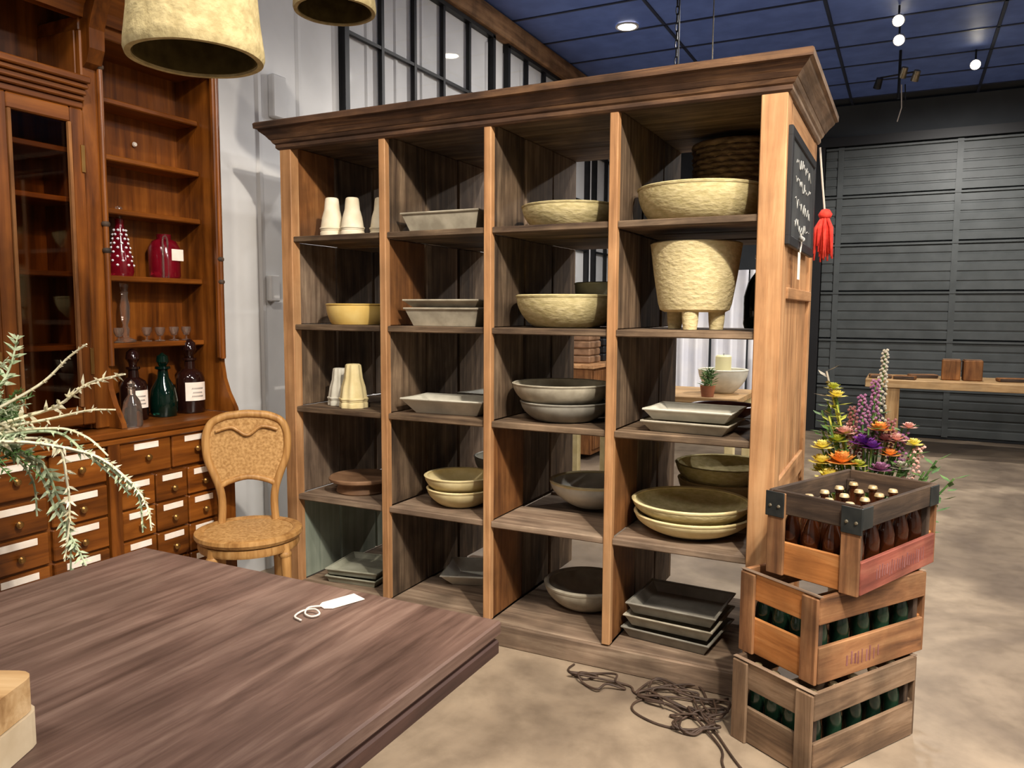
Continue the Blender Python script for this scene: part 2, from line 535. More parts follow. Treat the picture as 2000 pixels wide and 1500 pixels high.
# steel windows on the white wall
def steel_window(name, ya, n, pitch, zs):
    w = bpy.data.objects.new(name, None); C.objects.link(w); w.location = (X0, ya, 0); struct(w)
    z0, z1, W = zs[0], zs[-1], n * pitch
    f = MB()
    f.box(0.0, 0.05, -0.02, W + 0.02, z1 - 0.02, z1 + 0.02)
    f.box(0.0, 0.05, -0.02, W + 0.02, z0 - 0.02, z0 + 0.02)
    f.box(0.0, 0.05, -0.022, 0.018, z0, z1)
    f.box(0.0, 0.05, W - 0.018, W + 0.022, z0, z1)
    f.build('window_frame', M['black_metal'], w)
    MB().box(0.0, 0.07, -0.03, W + 0.03, z1 + 0.02, z1 + 0.05).build('window_head', M['pewter'], w)
    for k in range(1, n):
        MB().box(0.01, 0.04, k * pitch - 0.014, k * pitch + 0.014, z0, z1).build('muntin', M['black_metal'], w)
    for z in zs[1:-1]:
        MB().box(0.012, 0.038, 0, W, z - 0.010, z + 0.010).build('muntin', M['black_metal'], w)
    pane = {}
    for k in range(n):
        for a, b in zip(zs[:-1], zs[1:]):
            h = round(b - a, 3)
            if h not in pane:
                pane[h] = MB().box(0.022, 0.026, 0.012, pitch - 0.012, 0.01, h - 0.01).mesh('pane', M['pane_glass'])
            link('pane', pane[h], w, (0, k * pitch, a))
ZS = [1.6, 2.02, 2.51, 3.02, 3.54]
steel_window('window_1', 0.97, 5, 0.364, ZS)
steel_window('window_2', 3.05, 5, 0.364, ZS)
steel_window('window_3', 5.08, 5, 0.364, ZS)
t = tag(MB().cbox(0, 0.04, -0.05, 0.05, 0, 0.22, 0.006).build('junction_box', M['white_wall'], None, (X0, 0.42, 2.40)),
        'white box fixed high on the white wall, left above the big shelf', 'wall box')
t = tag(MB().cbox(0, 0.035, -0.035, 0.035, 0, 0.14, 0.006).build('light_switch', M['white_wall'], None, (X0, 0.36, 1.44)),
        'white switch box on the white wall beside the shelf post', 'switch')

# sectional garage door on the far wall
gd = struct(bpy.data.objects.new('door_1', None)); C.objects.link(gd); gd.location = (0, Y1, 0)
SEC = [0.03, 0.56, 1.10, 1.64, 2.18, 2.72, 3.26]
DX0, DX1 = 1.70, 7.6
for za, zb in zip(SEC[:-1], SEC[1:]):
    mb = MB()
    z, k = za + 0.012, 0
    top = zb - 0.012
    n = 5
    h = (top - z) / n
    prof = [(0.0, z)]
    for i in range(n):
        a = z + i * h
        prof += [(-0.045, a + 0.0), (-0.045, a + h * 0.72), (-0.034, a + h * 0.80), (-0.034, a + h * 0.98)]
    prof += [(0.0, top)]
    mb.prism(prof, 'x', DX0, DX1)
    mb.build('door_panel', M['dark_door'], gd)
    MB().box(DX0, DX1, -0.065, -0.02, zb - 0.03, zb - 0.008).build('door_strut', M['dark_door'], gd)
for xs in (1.86, 3.04, 4.22, 5.40, 6.58):
    MB().box(xs - 0.03, xs + 0.03, -0.058, -0.02, SEC[0], SEC[-1]).build('door_stile', M['dark_door'], gd)
MB().box(DX0 - 0.12, DX0 - 0.01, -0.08, 0, 0, 3.36).build('door_jamb', M['black_paint'], gd)
MB().box(DX0 - 0.12, DX1 + 0.1, -0.09, 0, 3.27, 3.37).build('door_head', M['black_paint'], gd)

# recessed and track lights in view
t = thing('downlight', 'round white recessed downlight in the blue ceiling', 'ceiling light', (0.45, 3.56, ZC))
MB().lathe([(0.075, -0.012), (0.095, -0.012), (0.095, 0.0), (0.075, 0.0)], 24, close=True).build('trim_ring', M['white_wall'], t, smooth=True)
MB().lathe([(0, -0.008), (0.074, -0.008), (0.074, 0.0)], 24).build('lens', M['lamp_glow'], t)
def track_head(loc, aim, label):
    t = thing('spotlight', label, 'spotlight', (loc[0], loc[1], ZC))
    MB().tube([(0, 0, 0), (0, 0, loc[2] - ZC + 0.05)], 0.008, 8).build('stem', M['black_metal'], t)
    d = (Vector(aim) - Vector(loc)).normalized()
    q = d.to_track_quat('Z', 'Y').to_euler()
    MB().lathe([(0.0, -0.10), (0.035, -0.10), (0.045, -0.02), (0.045, 0.03), (0.04, 0.03), (0.04, 0.0)], 16).build('can', M['white_wall'], t, (0, 0, loc[2] - ZC), q, True)
    MB().lathe([(0, 0.012), (0.038, 0.012), (0.038, 0.002)], 16).build('bulb', M['lamp_glow'], t, (0, 0, loc[2] - ZC), q)
    return t
track_head((2.45, 4.05, 3.62), (2.2, 1.0, 2.3), 'small spotlight at the top edge, nearer of the two close together')
track_head((2.45, 4.46, 3.60), (2.3, 1.0, 2.0), 'small spotlight just behind its twin on the ceiling track')
track_head((3.05, 5.47, 3.60), (2.75, -1.5, 1.8), 'brightest spotlight glaring at the upper right')
# hanging track drop with dim heads and a cord
t = thing('track_drop', 'dark hanging light drop with small heads and dangling cords', 'light fixture', (2.45, 5.2, ZC))
MB().tube([(0, 0, 0), (0, 0, -0.42)], 0.012, 8).build('stem', M['black_metal'], t)
MB().tube([(-0.16, 0, -0.22), (0.14, 0, -0.20)], 0.008, 6).build('arm', M['black_metal'], t)
for dx, dz in ((-0.17, -0.27), (0.03, -0.2), (0.13, -0.24)):
    MB().lathe([(0, 0.05), (0.028, 0.05), (0.034, -0.04), (0, -0.04)], 12).build('head', M['pewter'] if dx > 0 else M['black_metal'], t, (dx, 0, dz), (0.5, 0.3, 0), True)
MB().tube([(0.02, 0, -0.3), (0.03, 0, -0.5), (0.0, 0.0, -0.62)], 0.005, 6).build('cord', M['rope_white'], t)
MB().tube([(0.05, 0, -0.3), (0.06, 0, -0.5)], 0.006, 6).build('cord', M['black_metal'], t)
# chains hanging from the ceiling behind the cornice
t = thing('hanging_chain', 'dark chain hanging from the blue ceiling behind the shelf top', 'chain', (1.13, 2.6, ZC))
for k in range(26):
    a = k * 0.055
    MB().tube([(0.010 * math.cos(q), 0, 0.034 * math.sin(q) - a - 0.03) if k % 2 else (0, 0.010 * math.cos(q), 0.034 * math.sin(q) - a - 0.03) for q in [2 * PI * j / 8 for j in range(8)]], 0.004, 5, True).build('link', M['black_metal'], t)
t = tag(MB().tube([(0, 0, 0), (0, 0, -1.3)], 0.004, 6).build('hanging_wire', M['pewter'], None, (1.42, 2.4, ZC)), 'thin pale wire hanging from the ceiling behind the cornice', 'wire')

# ================================================================== THE OPEN SHELVING UNIT
D1, D2, D3, PR, W, D = 0.5553, 1.0714, 1.6018, 2.1406, 2.2275, 0.92
ZCO, ZB = 2.142, 0.0985
ROWS = [ZB, 0.525, 0.945, 1.33, 1.735]
su = thing('shelving_unit', 'large open weathered wood shelf of twenty cubbies holding bowls and trays', 'shelf')
# front posts
board('front_post', M['post_z'], 0, 0.065, -0.004, 0.05, 0.09, ZCO, su)
for d in (D1, D2, D3):
    board('front_post', M['post_z'], d, d + 0.034, -0.004, 0.03, ZB, ZCO, su)
board('front_post', M['post_z'], PR, W, -0.006, 0.075, 0.0, ZCO, su)
# divider planks, three deep, in five lengths
rows_z = ROWS + [ZCO - 0.0]
def div_planks(x0, x1, colr):
    for r in range(5):
        za, zb = rows_z[r] + 0.0, rows_z[r + 1] - (0.028 if r < 4 else 0.0)
        for k in range(3):
            ya = 0.03 + k * 0.297
            yb = ya + 0.285
            m = M['old_z']
            if colr == 0 and r == 0: m = M['green_z']
            elif (colr, r) in ((0, 4), (1, 3), (2, 0), (2, 1), (3, 0), (3, 1)) and k == 0: m = M['orangewood_z']
            elif random.random() < 0.2: m = M['dust_z']
            dx = random.uniform(-0.003, 0.003)
            board('divider_plank', m, x0 + dx, x1 + dx, ya, yb - random.uniform(0, 0.006), za, zb, su, 0.004)
div_planks(0.030, 0.060, 0)
for i, d in enumerate((D1, D2, D3)): div_planks(d + 0.004, d + 0.031, i + 1)
# shelf boards
cols = [(0.0, D1), (D1 + 0.034, D2), (D2 + 0.034, D3), (D3 + 0.034, PR)]
for r, z in enumerate(ROWS):
    for c, (xa, xb) in enumerate(cols):
        xa2 = xa + 0.061 if c == 0 else xa - 0.002
        dz = 0.0
        m = M['old_x'] if r >= 2 else M['dust_x']
        if r == 1 and c == 2:
            segs = [(0.004, 0.30, 0), (0.31, 0.60, -0.012), (0.62, 0.90, -0.004)]
        elif r == 0:
            segs = [(0.002, 0.36, 0), (0.365, 0.76, -0.004)]
        else:
            segs = [(0.006, 0.31, 0), (0.316, 0.61, random.uniform(-0.006, 0)), (0.617, 0.90, random.uniform(-0.006, 0))]
        for (ya, yb, o) in segs:
            board('shelf_board', m, xa2, xb + 0.002, ya, yb, z - 0.027 + dz + o, z + dz + o, su, 0.004)
# plinth
board('plinth', M['dust_x'], 0.0, PR, -0.008, 0.022, 0.0, 0.092, su, 0.004)
board('plinth', M['old_x'], 0.0, PR, 0.74, 0.77, 0.0, 0.07, su, 0.004)
board('plinth', M['old_y'], 0.0, 0.03, 0.03, 0.9, 0.0, 0.07, su, 0.004)
# top boards
for k in range(3):
    board('top_board', M['old_x'], 0.0, W, 0.0 + k * 0.307, 0.303 + k * 0.307, ZCO, ZCO + 0.025, su, 0.003)
# cornice mouldings round three sides, mitred
def cornice_run(mb, pts, prof):
    """pts: list of (x,y, nx,ny) mitre offsets; prof: (out,z)"""
    n, P = len(pts), len(prof)
    vs = [(x + nx * o, y + ny * o, z) for (x, y, nx, ny) in pts for (o, z) in prof]
    fs = []
    for i in range(n - 1):
        for q in range(P):
            r = (q + 1) % P
            fs.append((i * P + q, (i + 1) * P + q, (i + 1) * P + r, i * P + r))
    fs.append(tuple(range(P)))
    fs.append(tuple(range((n - 1) * P, n * P)))
    mb.add(vs, fs)
prof_low = [(-0.02, 2.128), (0.006, 2.128), (0.014, 2.136), (0.014, 2.150), (0.022, 2.156), (0.030, 2.170), (-0.02, 2.170)]
prof_up = [(-0.02, 2.1705), (0.032, 2.1705), (0.046, 2.188), (0.066, 2.206), (0.070, 2.214), (0.082, 2.217), (0.084, 2.238), (0.078, 2.244), (-0.02, 2.244)]
for nm, prof in (('cornice_bed', prof_low), ('cornice_crown', prof_up)):
    mb = MB(); cornice_run(mb, [(0, 0, -1, -1), (W, 0, 1, -1)], prof); mb.build(nm, M['cornice_x'], su)
    mb = MB(); cornice_run(mb, [(W, 0, 1, -1), (W, D, 1, 0)], prof); mb.build(nm, M['dust_y'], su)
    mb = MB(); cornice_run(mb, [(0, D, -1, 0), (0, 0, -1, -1)], prof); mb.build(nm, M['old_y'], su)
# panelled right end
board('end_stile', M['post_z'], W - 0.034, W, 0.076, 0.115, 0.0, 2.128, su, 0.003)
board('end_stile', M['post_z'], W - 0.034, W, 0.845, D, 0.0, 2.128, su, 0.003)
for za, zb in ((2.03, 2.126), (1.445, 1.487), (0.70, 0.79), (0.0, 0.16)):
    board('end_rail', M['post_y'], W - 0.03, W + (0.008 if za in (1.445,) else -0.002), 0.112, 0.848, za, zb, su, 0.003)
for za, zb in ((1.487, 2.03), (0.79, 1.445), (0.16, 0.70)):
    for k in range(3):
        ya = 0.115 + k * 0.2433
        board('end_panel', M['post_z'], W - 0.028, W - 0.014, ya, ya + 0.239, za - 0.002, zb + 0.002, su, 0.003)
# chalkboard hung on the end
cb = thing('chalkboard', 'black framed chalkboard with scrawled chalk on the shelf end', 'chalkboard', (W - 0.002, 0.40, 1.63))
MB().cbox(0.004, 0.012, -0.35, 0.35, 0.02, 0.37, 0.001).build('slate', M['chalk_black'], cb)
for (a, b, c_, d) in ((-0.37, 0.37, 0.0, 0.035), (-0.37, 0.37, 0.365, 0.40), (-0.37, -0.335, 0.03, 0.37), (0.335, 0.37, 0.03, 0.37)):
    MB().cbox(0.0, 0.018, a, b, c_, d, 0.003).build('frame', M['black_paint'], cb)
rc = random.Random(3)
for ln in range(4):
    yy, zz = -0.24, 0.31 - ln * 0.075
    pts = []
    for k in range(26):
        yy += 0.018
        pts.append((0.0132, yy, zz + rc.uniform(-0.022, 0.022)))
    MB().tube(pts, 0.0018, 4).build('chalk_scrawl', M['chalk'], cb)
t = thing('hang_tag', 'pale paper tag with ribbon hanging below the chalkboard', 'tag', (W + 0.016, 0.30, 1.52))
MB().cbox(0, 0.002, -0.03, 0.03, 0.0, 0.10, 0.0008).build('tag_card', M['paper'], t)
MB().tube([(0.004, 0, 0.10), (0.006, 0.01, 0.13), (0.004, 0.0, 0.17)], 0.003, 6).build('ribbon', M['rope_white'], t)
MB().lathe([(0, -0.018), (0.006, -0.012), (0.010, 0.0), (0.006, 0.012), (0, 0.018)], 10).build('bow', M['chalk'], t, (0.008, -0.018, 0.15), (PI / 2 - 0.4, 0, 0), True)
MB().lathe([(0, -0.018), (0.006, -0.012), (0.010, 0.0), (0.006, 0.012), (0, 0.018)], 10).build('bow', M['chalk'], t, (0.008, 0.018, 0.15), (PI / 2 + 0.4, 0, 0), True)
# red tassel
t = thing('tassel', 'red tassel hanging on a cord from the shelf back corner', 'tassel', (W + 0.03, D + 0.03, 1.62))
MB().tube([(-0.02, -0.01, 0.50), (-0.005, 0, 0.35), (0.012, 0, 0.20)], 0.0045, 6).build('cord', M['rope_white'], t)
tm = MB()
for k in range(34):
    a, r = random.uniform(0, 2 * PI), random.uniform(0.006, 0.04)
    tm.tube([(0.012 + 0.01 * math.cos(a), 0.01 * math.sin(a), 0.20), (0.012 + r * math.cos(a), r * math.sin(a), 0.15), (0.012 + r * 1.25 * math.cos(a), r * 1.25 * math.sin(a), 0.06 + random.uniform(-0.06, 0.03))], [0.006, 0.008, 0.004], 5)
tm.build('fringe', M['red_tassel'], t, smooth='all')
MB().lathe([(0, 0.19), (0.024, 0.195), (0.03, 0.21), (0.018, 0.23), (0, 0.235)], 12, (0.012, 0, 0)).build('tassel_knot', M['red_tassel'], t, smooth='all')

# ------------------------------------------------------------------ dishes
def bowl(name, label, cat, x, y, z, r, h, foot, mat, th=0.010, lobes=0, amp=0.0, flare=1.0, sx=1, sy=1, rz=0.0, tilt=None, rim=None, group=None):
    root = thing(name, label, cat, (x, y, z), rz, group)
    if tilt: root.rotation_euler = tilt
    o, i = [], []
    N = 9
    for k in range(N + 1):
        t = k / N
        rad = foot + (r - foot) * (math.sin(t * PI / 2) ** flare)
        o.append((rad, h * (t ** 1.15) * 1.0))
    prof = [(0.0, 0.003), (foot * 0.82, 0.003), (foot * 0.9, 0.0)] + o
    prof += [(r - th * 0.3, h + th * 0.35), (r - th * 0.9, h)]
    inner = []
    for k in range(N, -1, -1):
        t = k / N
        rad = max(foot + (r - foot) * (math.sin(t * PI / 2) ** flare) - th, 0.01)
        inner.append((rad, max(h * (t ** 1.15), 0) * (1 - th / h) + th))
    prof += inner[1:] + [(0.0, th)]
    MB().lathe(prof, 48, lobes=lobes, amp=amp, sx=sx, sy=sy).build('dish_body', mat, root, smooth=True)
    rp = [(r + 0.002, h - th * 0.2), (r + 0.004, h + th * 0.35), (r - th * 0.4, h + th * 0.75), (r - th * 1.1, h + th * 0.3), (r - th * 0.9, h - th * 0.2)]
    MB().lathe(rp, 48, lobes=lobes, amp=amp, sx=sx, sy=sy, close=True).build('rim', rim or mat, root, smooth=True)
    return root

def square_tray(name, label, cat, x, y, z, a, b, h, mat, rz=0.0, th=0.008, inset=0.03, group=None):
    root = thing(name, label, cat, (x, y, z), rz, group)
    def ring(dx, dz): return [(-a / 2 + dx, -b / 2 + dx, dz), (a / 2 - dx, -b / 2 + dx, dz), (a / 2 - dx, b / 2 - dx, dz), (-a / 2 + dx, b / 2 - dx, dz)]
    rings = [ring(inset, 0), ring(0.004, h - 0.006), ring(0, h - 0.002), ring(0.003, h), ring(th, h - 0.001), ring(inset + th, th)]
    vs = [v for q in rings for v in q]
    fs = [(0, 1, 2, 3)]
    for k in range(len(rings) - 1):
        for i in range(4):
            j = (i + 1) % 4
            fs.append((k * 4 + i, k * 4 + j, k * 4 + 4 + j, k * 4 + 4 + i))
    n = (len(rings) - 1) * 4
    fs.append((n, n + 1, n + 2, n + 3))
    MB().add(vs, fs).build('tray_body', mat, root)
    lip = MB()
    lip.tube([(-a / 2, -b / 2, h), (a / 2, -b / 2, h), (a / 2, b / 2, h), (-a / 2, b / 2, h)], 0.0045, 6, True)
    lip.build('rim', mat, root)
    return root

def cup(name, label, x, y, z, mat, s=1.0, lobes=0, amp=0, group=None, stack=True):
    """tall cup standing upside down"""
    root = thing(name, label, 'cup', (x, y, z), random.uniform(0, 3), group)
    prof = [(0.055, 0), (0.055, 0.018), (0.052, 0.022), (0.055, 0.028), (0.052, 0.045), (0.046, 0.085), (0.036, 0.12), (0.032, 0.16), (0.030, 0.172), (0.024, 0.176), (0.0, 0.172)]
    MB().lathe([(r * s, h * s) for r, h in prof], 80 if lobes else 36, lobes=lobes, amp=amp).build('cup_body', mat, root, smooth=True)
    MB().lathe([(0.0535 * s, 0.03 * s), (0.0575 * s, 0.033 * s), (0.0575 * s, 0.038 * s), (0.051 * s, 0.041 * s)], 80 if lobes else 36, lobes=lobes, amp=amp, close=True).build('band', mat, root, smooth=True)
    return root

E1 = 0.0015
Z1, Z2, Z3, Z4, Z5 = 1.735 + E1, 1.33 + E1, 0.945 + E1, 0.525 + E1, ZB + E1
# column 1
cup('upturned_cup', 'cream upturned cup, leftmost on the top left cubby', 0.215, 0.10, Z1, M['cream'], 1.0, group='cream cups')
cup('upturned_cup', 'cream upturned cup, middle of three on the top left cubby', 0.332, 0.10, Z1, M['cream'], 0.97, group='cream cups')
cup('upturned_cup', 'cream upturned cup half hidden behind the first inner post', 0.43, 0.19, Z1, M['cream'], 1.0, group='cream cups')
bowl('yellow_bowl', 'bright yellow glazed straight-sided bowl in the left column', 'bowl', 0.29, 0.19, Z2, 0.150, 0.09, 0.125, M['yellow_glaze'], 0.008)
cup('jelly_mould', 'white fluted mould, left of the pair', 0.205, 0.15, Z3, M['white_ceramic'], 1.0, 8, 0.06, group='fluted moulds')
cup('jelly_mould', 'creamy yellow fluted mould, right of the pair', 0.325, 0.10, Z3, M['pale_yellow'], 1.15, 8, 0.06, group='fluted moulds')
t = thing('brown_dish', 'brown flat-topped round stand on the left column fourth shelf', 'dish', (0.29, 0.20, Z4))
MB().lathe([(0, 0), (0.118, 0), (0.122, 0.006), (0.116, 0.03), (0.118, 0.052), (0, 0.052)], 44).build('base', M['brown_ceramic'], t, smooth=True)
MB().lathe([(0, 0.0525), (0.145, 0.0525), (0.156, 0.060), (0.157, 0.070), (0.150, 0.076), (0.138, 0.073), (0, 0.070)], 44).build('plate', M['brown_ceramic'], t, smooth=True)
square_tray('square_tile', 'lower grey green square tray at the bottom left cubby', 'tray', 0.30, 0.20, Z5, 0.27, 0.27, 0.03, M['grey_green'], 0.12, inset=0.012, group='grey green square trays')
square_tray('square_tile', 'upper grey green square tray at the bottom left cubby', 'tray', 0.295, 0.205, Z5 + 0.036, 0.27, 0.27, 0.028, M['grey_green'], 0.16, inset=0.012, group='grey green square trays')
t = thing('candle_stick', 'thin dark metal candlestick behind the bottom left trays', 'candlestick', (0.42, 0.52, ZB))
MB().lathe([(0, 0), (0.04, 0.0), (0.038, 0.012), (0.012, 0.02), (0.008, 0.05), (0.014, 0.07), (0.007, 0.09), (0.006, 0.19), (0.016, 0.21), (0.012, 0.24), (0, 0.24)], 20).build('stick', M['pewter'], t, smooth=True)
# column 2
square_tray('long_tray', 'long grey rectangular tray on the second column top shelf', 'tray', 0.825, 0.15, Z1, 0.385, 0.20, 0.078, M['grey_ceramic'], 0.0, inset=0.03)
square_tray('long_tray', 'lower grey rectangular tray of the nested pair, second column', 'tray', 0.83, 0.16, Z2, 0.37, 0.22, 0.075, M['grey_ceramic'], 0.0, inset=0.03, group='nested grey trays')
square_tray('long_tray', 'upper grey rectangular tray of the nested pair, second column', 'tray', 0.83, 0.16, Z2 + 0.081, 0.375, 0.225, 0.03, M['grey_ceramic'], 0.0, inset=0.03, group='nested grey trays')
square_tray('platter', 'pale rectangular platter with raised rim, second column third shelf', 'platter', 0.83, 0.16, Z3, 0.40, 0.235, 0.065, M['white_ceramic'], 0.05, inset=0.05)
square_tray('platter', 'pale platter at the back behind the second column platter', 'platter', 0.83, 0.65, Z3, 0.36, 0.30, 0.045, M['white_ceramic'], -0.1, inset=0.05)
bowl('yellow_bowl', 'lower pale yellow bowl of the stacked pair', 'bowl', 0.845, 0.20, Z4, 0.152, 0.075, 0.085, M['pale_yellow'], 0.009, group='stacked pale yellow bowls')
bowl('yellow_bowl', 'upper pale yellow bowl of the stacked pair', 'bowl', 0.840, 0.20, Z4 + 0.053, 0.158, 0.078, 0.085, M['pale_yellow'], 0.009, group='stacked pale yellow bowls')
bowl('grey_bowl', 'pale grey bowl behind the stacked yellow bowls', 'bowl', 0.845, 0.70, Z4, 0.185, 0.135, 0.08, M['white_ceramic'], 0.009)
square_tray('platter', 'white tilted rectangular platter in the second column bottom cubby', 'platter', 0.832, 0.43, Z5, 0.36, 0.28, 0.055, M['white_ceramic'], 0.35, inset=0.05)
# column 3
bowl('shallow_dish', 'shallow tan round dish on the third column top shelf', 'dish', 1.355, 0.225, Z1, 0.20, 0.085, 0.15, M['paper_mache'], 0.009)
bowl('wide_bowl', 'wide ridged olive bowl on the third column second shelf', 'bowl', 1.345, 0.225, Z2, 0.212, 0.125, 0.13, M['paper_mache'], 0.012, flare=0.8)
bowl('small_bowl', 'small olive bowl standing behind the wide ridged bowl', 'bowl', 1.40, 0.62, Z2, 0.17, 0.19, 0.12, M['grey_green'], 0.010)
bowl('grey_bowl', 'lower grey oval bowl of the pair, third column', 'bowl', 1.35, 0.20, Z3, 0.185, 0.075, 0.12, M['slate_ceramic'], 0.008, group='stacked grey bowls')
bowl('grey_bowl', 'upper grey oval bowl of the pair, third column', 'bowl', 1.335, 0.20, Z3 + 0.078, 0.205, 0.072, 0.16, M['grey_ceramic'], 0.008, group='stacked grey bowls')
bowl('pale_dish', 'pale round dish at the back behind the grey bowls', 'dish', 1.36, 0.66, Z3, 0.19, 0.08, 0.14, M['white_ceramic'], 0.009)
bowl('cream_bowl', 'cream lipped bowl on the third column fourth shelf', 'bowl', 1.385, 0.46, Z4, 0.195, 0.11, 0.085, M['white_ceramic'], 0.012, rim=M['pale_yellow'])
bowl('stone_bowl', 'rough stone coloured bowl in the third column bottom cubby', 'bowl', 1.40, 0.36, Z5, 0.188, 0.10, 0.10, M['grey_ceramic'], 0.016)
# column 4
bowl('large_bowl', 'large shallow straw coloured bowl on the top right shelf', 'bowl', 1.885, 0.245, Z1, 0.238, 0.125, 0.175, M['paper_mache'], 0.012, flare=0.85)
t = thing('footed_planter', 'cream papery planter tub on stub feet in the right column', 'planter', (1.875, 0.235, Z2))
MB().lathe([(0, 0.066), (0.115, 0.066), (0.132, 0.075), (0.140, 0.10), (0.158, 0.21), (0.172, 0.315), (0.174, 0.325), (0.166, 0.33), (0.158, 0.32), (0.146, 0.21), (0.128, 0.10), (0, 0.09)], 48, lobes=5, amp=0.006).build('tub', M['planter_mache'], t, smooth=True)
for a_, b_ in ((-0.035, 0.085), (0.075, 0.045), (-0.06, -0.07)):
    MB().lathe([(0, 0), (0.026, 0), (0.03, 0.03), (0.032, 0.068), (0, 0.068)], 16, (0.893 * a_ + 0.449 * b_, 0.449 * a_ - 0.893 * b_, 0)).build('foot', M['planter_mache'], t, smooth=True)
t = thing('wicker_basket', 'dark wicker basket at the back of the top right cubby', 'basket', (1.93, 0.705, Z1))
MB().lathe([(0, 0), (0.15, 0), (0.165, 0.02), (0.18, 0.36), (0.172, 0.36), (0.158, 0.02), (0, 0.012)], 40).build('basket_liner', M['wicker_dark'], t, smooth=True)
for k in range(15):
    z = 0.02 + k * 0.023
    r0 = 0.166 + 0.014 * z / 0.36
    pts = [((r0 + 0.006 * math.cos(18 * q + (k % 2) * PI)) * Vector((math.cos(q), math.sin(q), 0)) + Vector((0, 0, z))) for q in [2 * PI * j / 72 for j in range(72)]]
    MB().tube(pts, 0.010, 5, True).build('wicker_strand', M['wicker_dark'], t, smooth='all')
MB().tube([(0.182 * math.cos(q), 0.182 * math.sin(q), 0.365) for q in [2 * PI * j / 32 for j in range(32)]], 0.014, 8, True).build('rim', M['wicker_dark'], t, smooth='all')
t = thing('glass_jug', 'dark green glass jug beside the footed planter', 'jug', (2.075, 0.52, Z2))
MB().lathe([(0, 0), (0.06, 0), (0.066, 0.02), (0.066, 0.13), (0.05, 0.19), (0.022, 0.23), (0.02, 0.28), (0.026, 0.285), (0.026, 0.30), (0.0, 0.30)], 28).build('jug_body', M['bottle_green'], t, smooth=True)
MB().lathe([(0, 0.30), (0.018, 0.30), (0.02, 0.325), (0, 0.33)], 16).build('stopper', M['pewter'], t, smooth=True)
for k, (nm, dz) in enumerate((('lower', 0), ('upper', 0.046))):
    square_tray('slab_tray', nm + ' pale speckled rectangular tray of the right column pair', 'tray', 1.90 + 0.006 * k, 0.16, Z3 + dz, 0.33, 0.25, 0.04, M['white_ceramic'] if k else M['grey_ceramic'], -0.05 + 0.02 * k, inset=0.03, group='pale slab trays')
bowl('plum_plate', 'plum brown plate behind the pale slab trays', 'plate', 1.93, 0.56, Z3, 0.135, 0.055, 0.07, M['plum_ceramic'], 0.008)
bowl('straw_plate', 'lower straw coloured round plate of the right column pair', 'plate', 1.885, 0.245, Z4, 0.226, 0.075, 0.12, M['pale_yellow'], 0.010, group='straw round plates')
bowl('straw_plate', 'upper straw coloured round plate of the right column pair', 'plate', 1.880, 0.245, Z4 + 0.046, 0.230, 0.078, 0.12, M['paper_mache'], 0.011, rim=M['pale_yellow'], group='straw round plates')
bowl('deep_bowl', 'lower tan deep bowl behind the straw plates', 'bowl', 1.915, 0.70, Z4, 0.20, 0.125, 0.085, M['pale_yellow'], 0.010, group='deep bowls at the back')
bowl('deep_bowl', 'upper tan deep bowl behind the straw plates', 'bowl', 1.915, 0.70, Z4 + 0.072, 0.212, 0.125, 0.085, M['paper_mache'], 0.010, group='deep bowls at the back')
for k, (nm, mt) in enumerate((('bottom', 'slate_ceramic'), ('middle', 'grey_ceramic'), ('top', 'slate_ceramic'))):
    square_tray('square_plate', nm + ' grey square plate of the stack of three', 'plate', 1.845 + 0.004 * k, 0.23 + 0.006 * k, Z5 + k * 0.0505, 0.355, 0.315, 0.045, M[mt], -0.10 + 0.03 * k, inset=0.025, th=0.01, group='stacked square plates')

# ================================================================== APOTHECARY CABINET
BX = -0.05                                    # drawer face plane
ca = thing('apothecary_cabinet', 'red-brown wooden apothecary cabinet base full of labelled drawers', 'cabinet', (0, 0, 0))
YE, YL = -0.28, -2.35
carc = MB()
carc.box(X0 + 0.015, BX - 0.012, YL, YE, 0.0, 0.905)
carc.build('carcass', M['mahog_y'], ca)
board('plinth', M['mahog_y'], BX - 0.02, BX + 0.008, YL, YE, 0.0, 0.09, ca)
board('pilaster', M['mahog_z'], BX - 0.012, BX + 0.016, -0.902, -0.852, 0.09, 0.905, ca, 0.004)
board('end_stile', M['mahog_z'], BX - 0.012, BX + 0.006, -0.376, YE, 0.09, 0.905, ca)
board('counter', M['mahog_y'], X0 + 0.015, BX + 0.018, YL, YE + 0.06, 0.907, 0.935, ca, 0.006)
board('counter_moulding', M['mahog_y'], BX - 0.01, BX + 0.02, YL, YE + 0.03, 0.885, 0.906, ca, 0.005)
knob_me = MB().lathe([(0, 0), (0.006, 0.0), (0.005, 0.008), (0.012, 0.014), (0.013, 0.020), (0.008, 0.026), (0, 0.027)], 14).mesh('knob', M['brass'], True)
def drawer(ya, yb, za, zb, lw):
    m = (BX - 0.004, (ya + yb) / 2, (za + zb) / 2)
    d = MB().cbox(-0.012, 0.010, ya - m[1], yb - m[1], za - m[2], zb - m[2], 0.004).build('drawer', M['mahog_y'], ca, m)
    hz = (zb - za) / 2
    MB().cbox(0.010, 0.014, -lw / 2, lw / 2, hz - 0.034, hz - 0.010, 0.002).build('label_plate', M['enamel'], d)
    link('knob', knob_me, d, (0.010, 0, hz - 0.068), (0, PI / 2, 0))
# right bank
for ya, yb in ((-0.848, -0.617), (-0.609, -0.380)): drawer(ya, yb, 0.752, 0.884, 0.11)
for r in range(5):
    zt = 0.738 - r * 0.122
    for c in range(3):
        ya = -0.848 + c * 0.157
        drawer(ya, ya + 0.150, zt - 0.114, zt, 0.095)
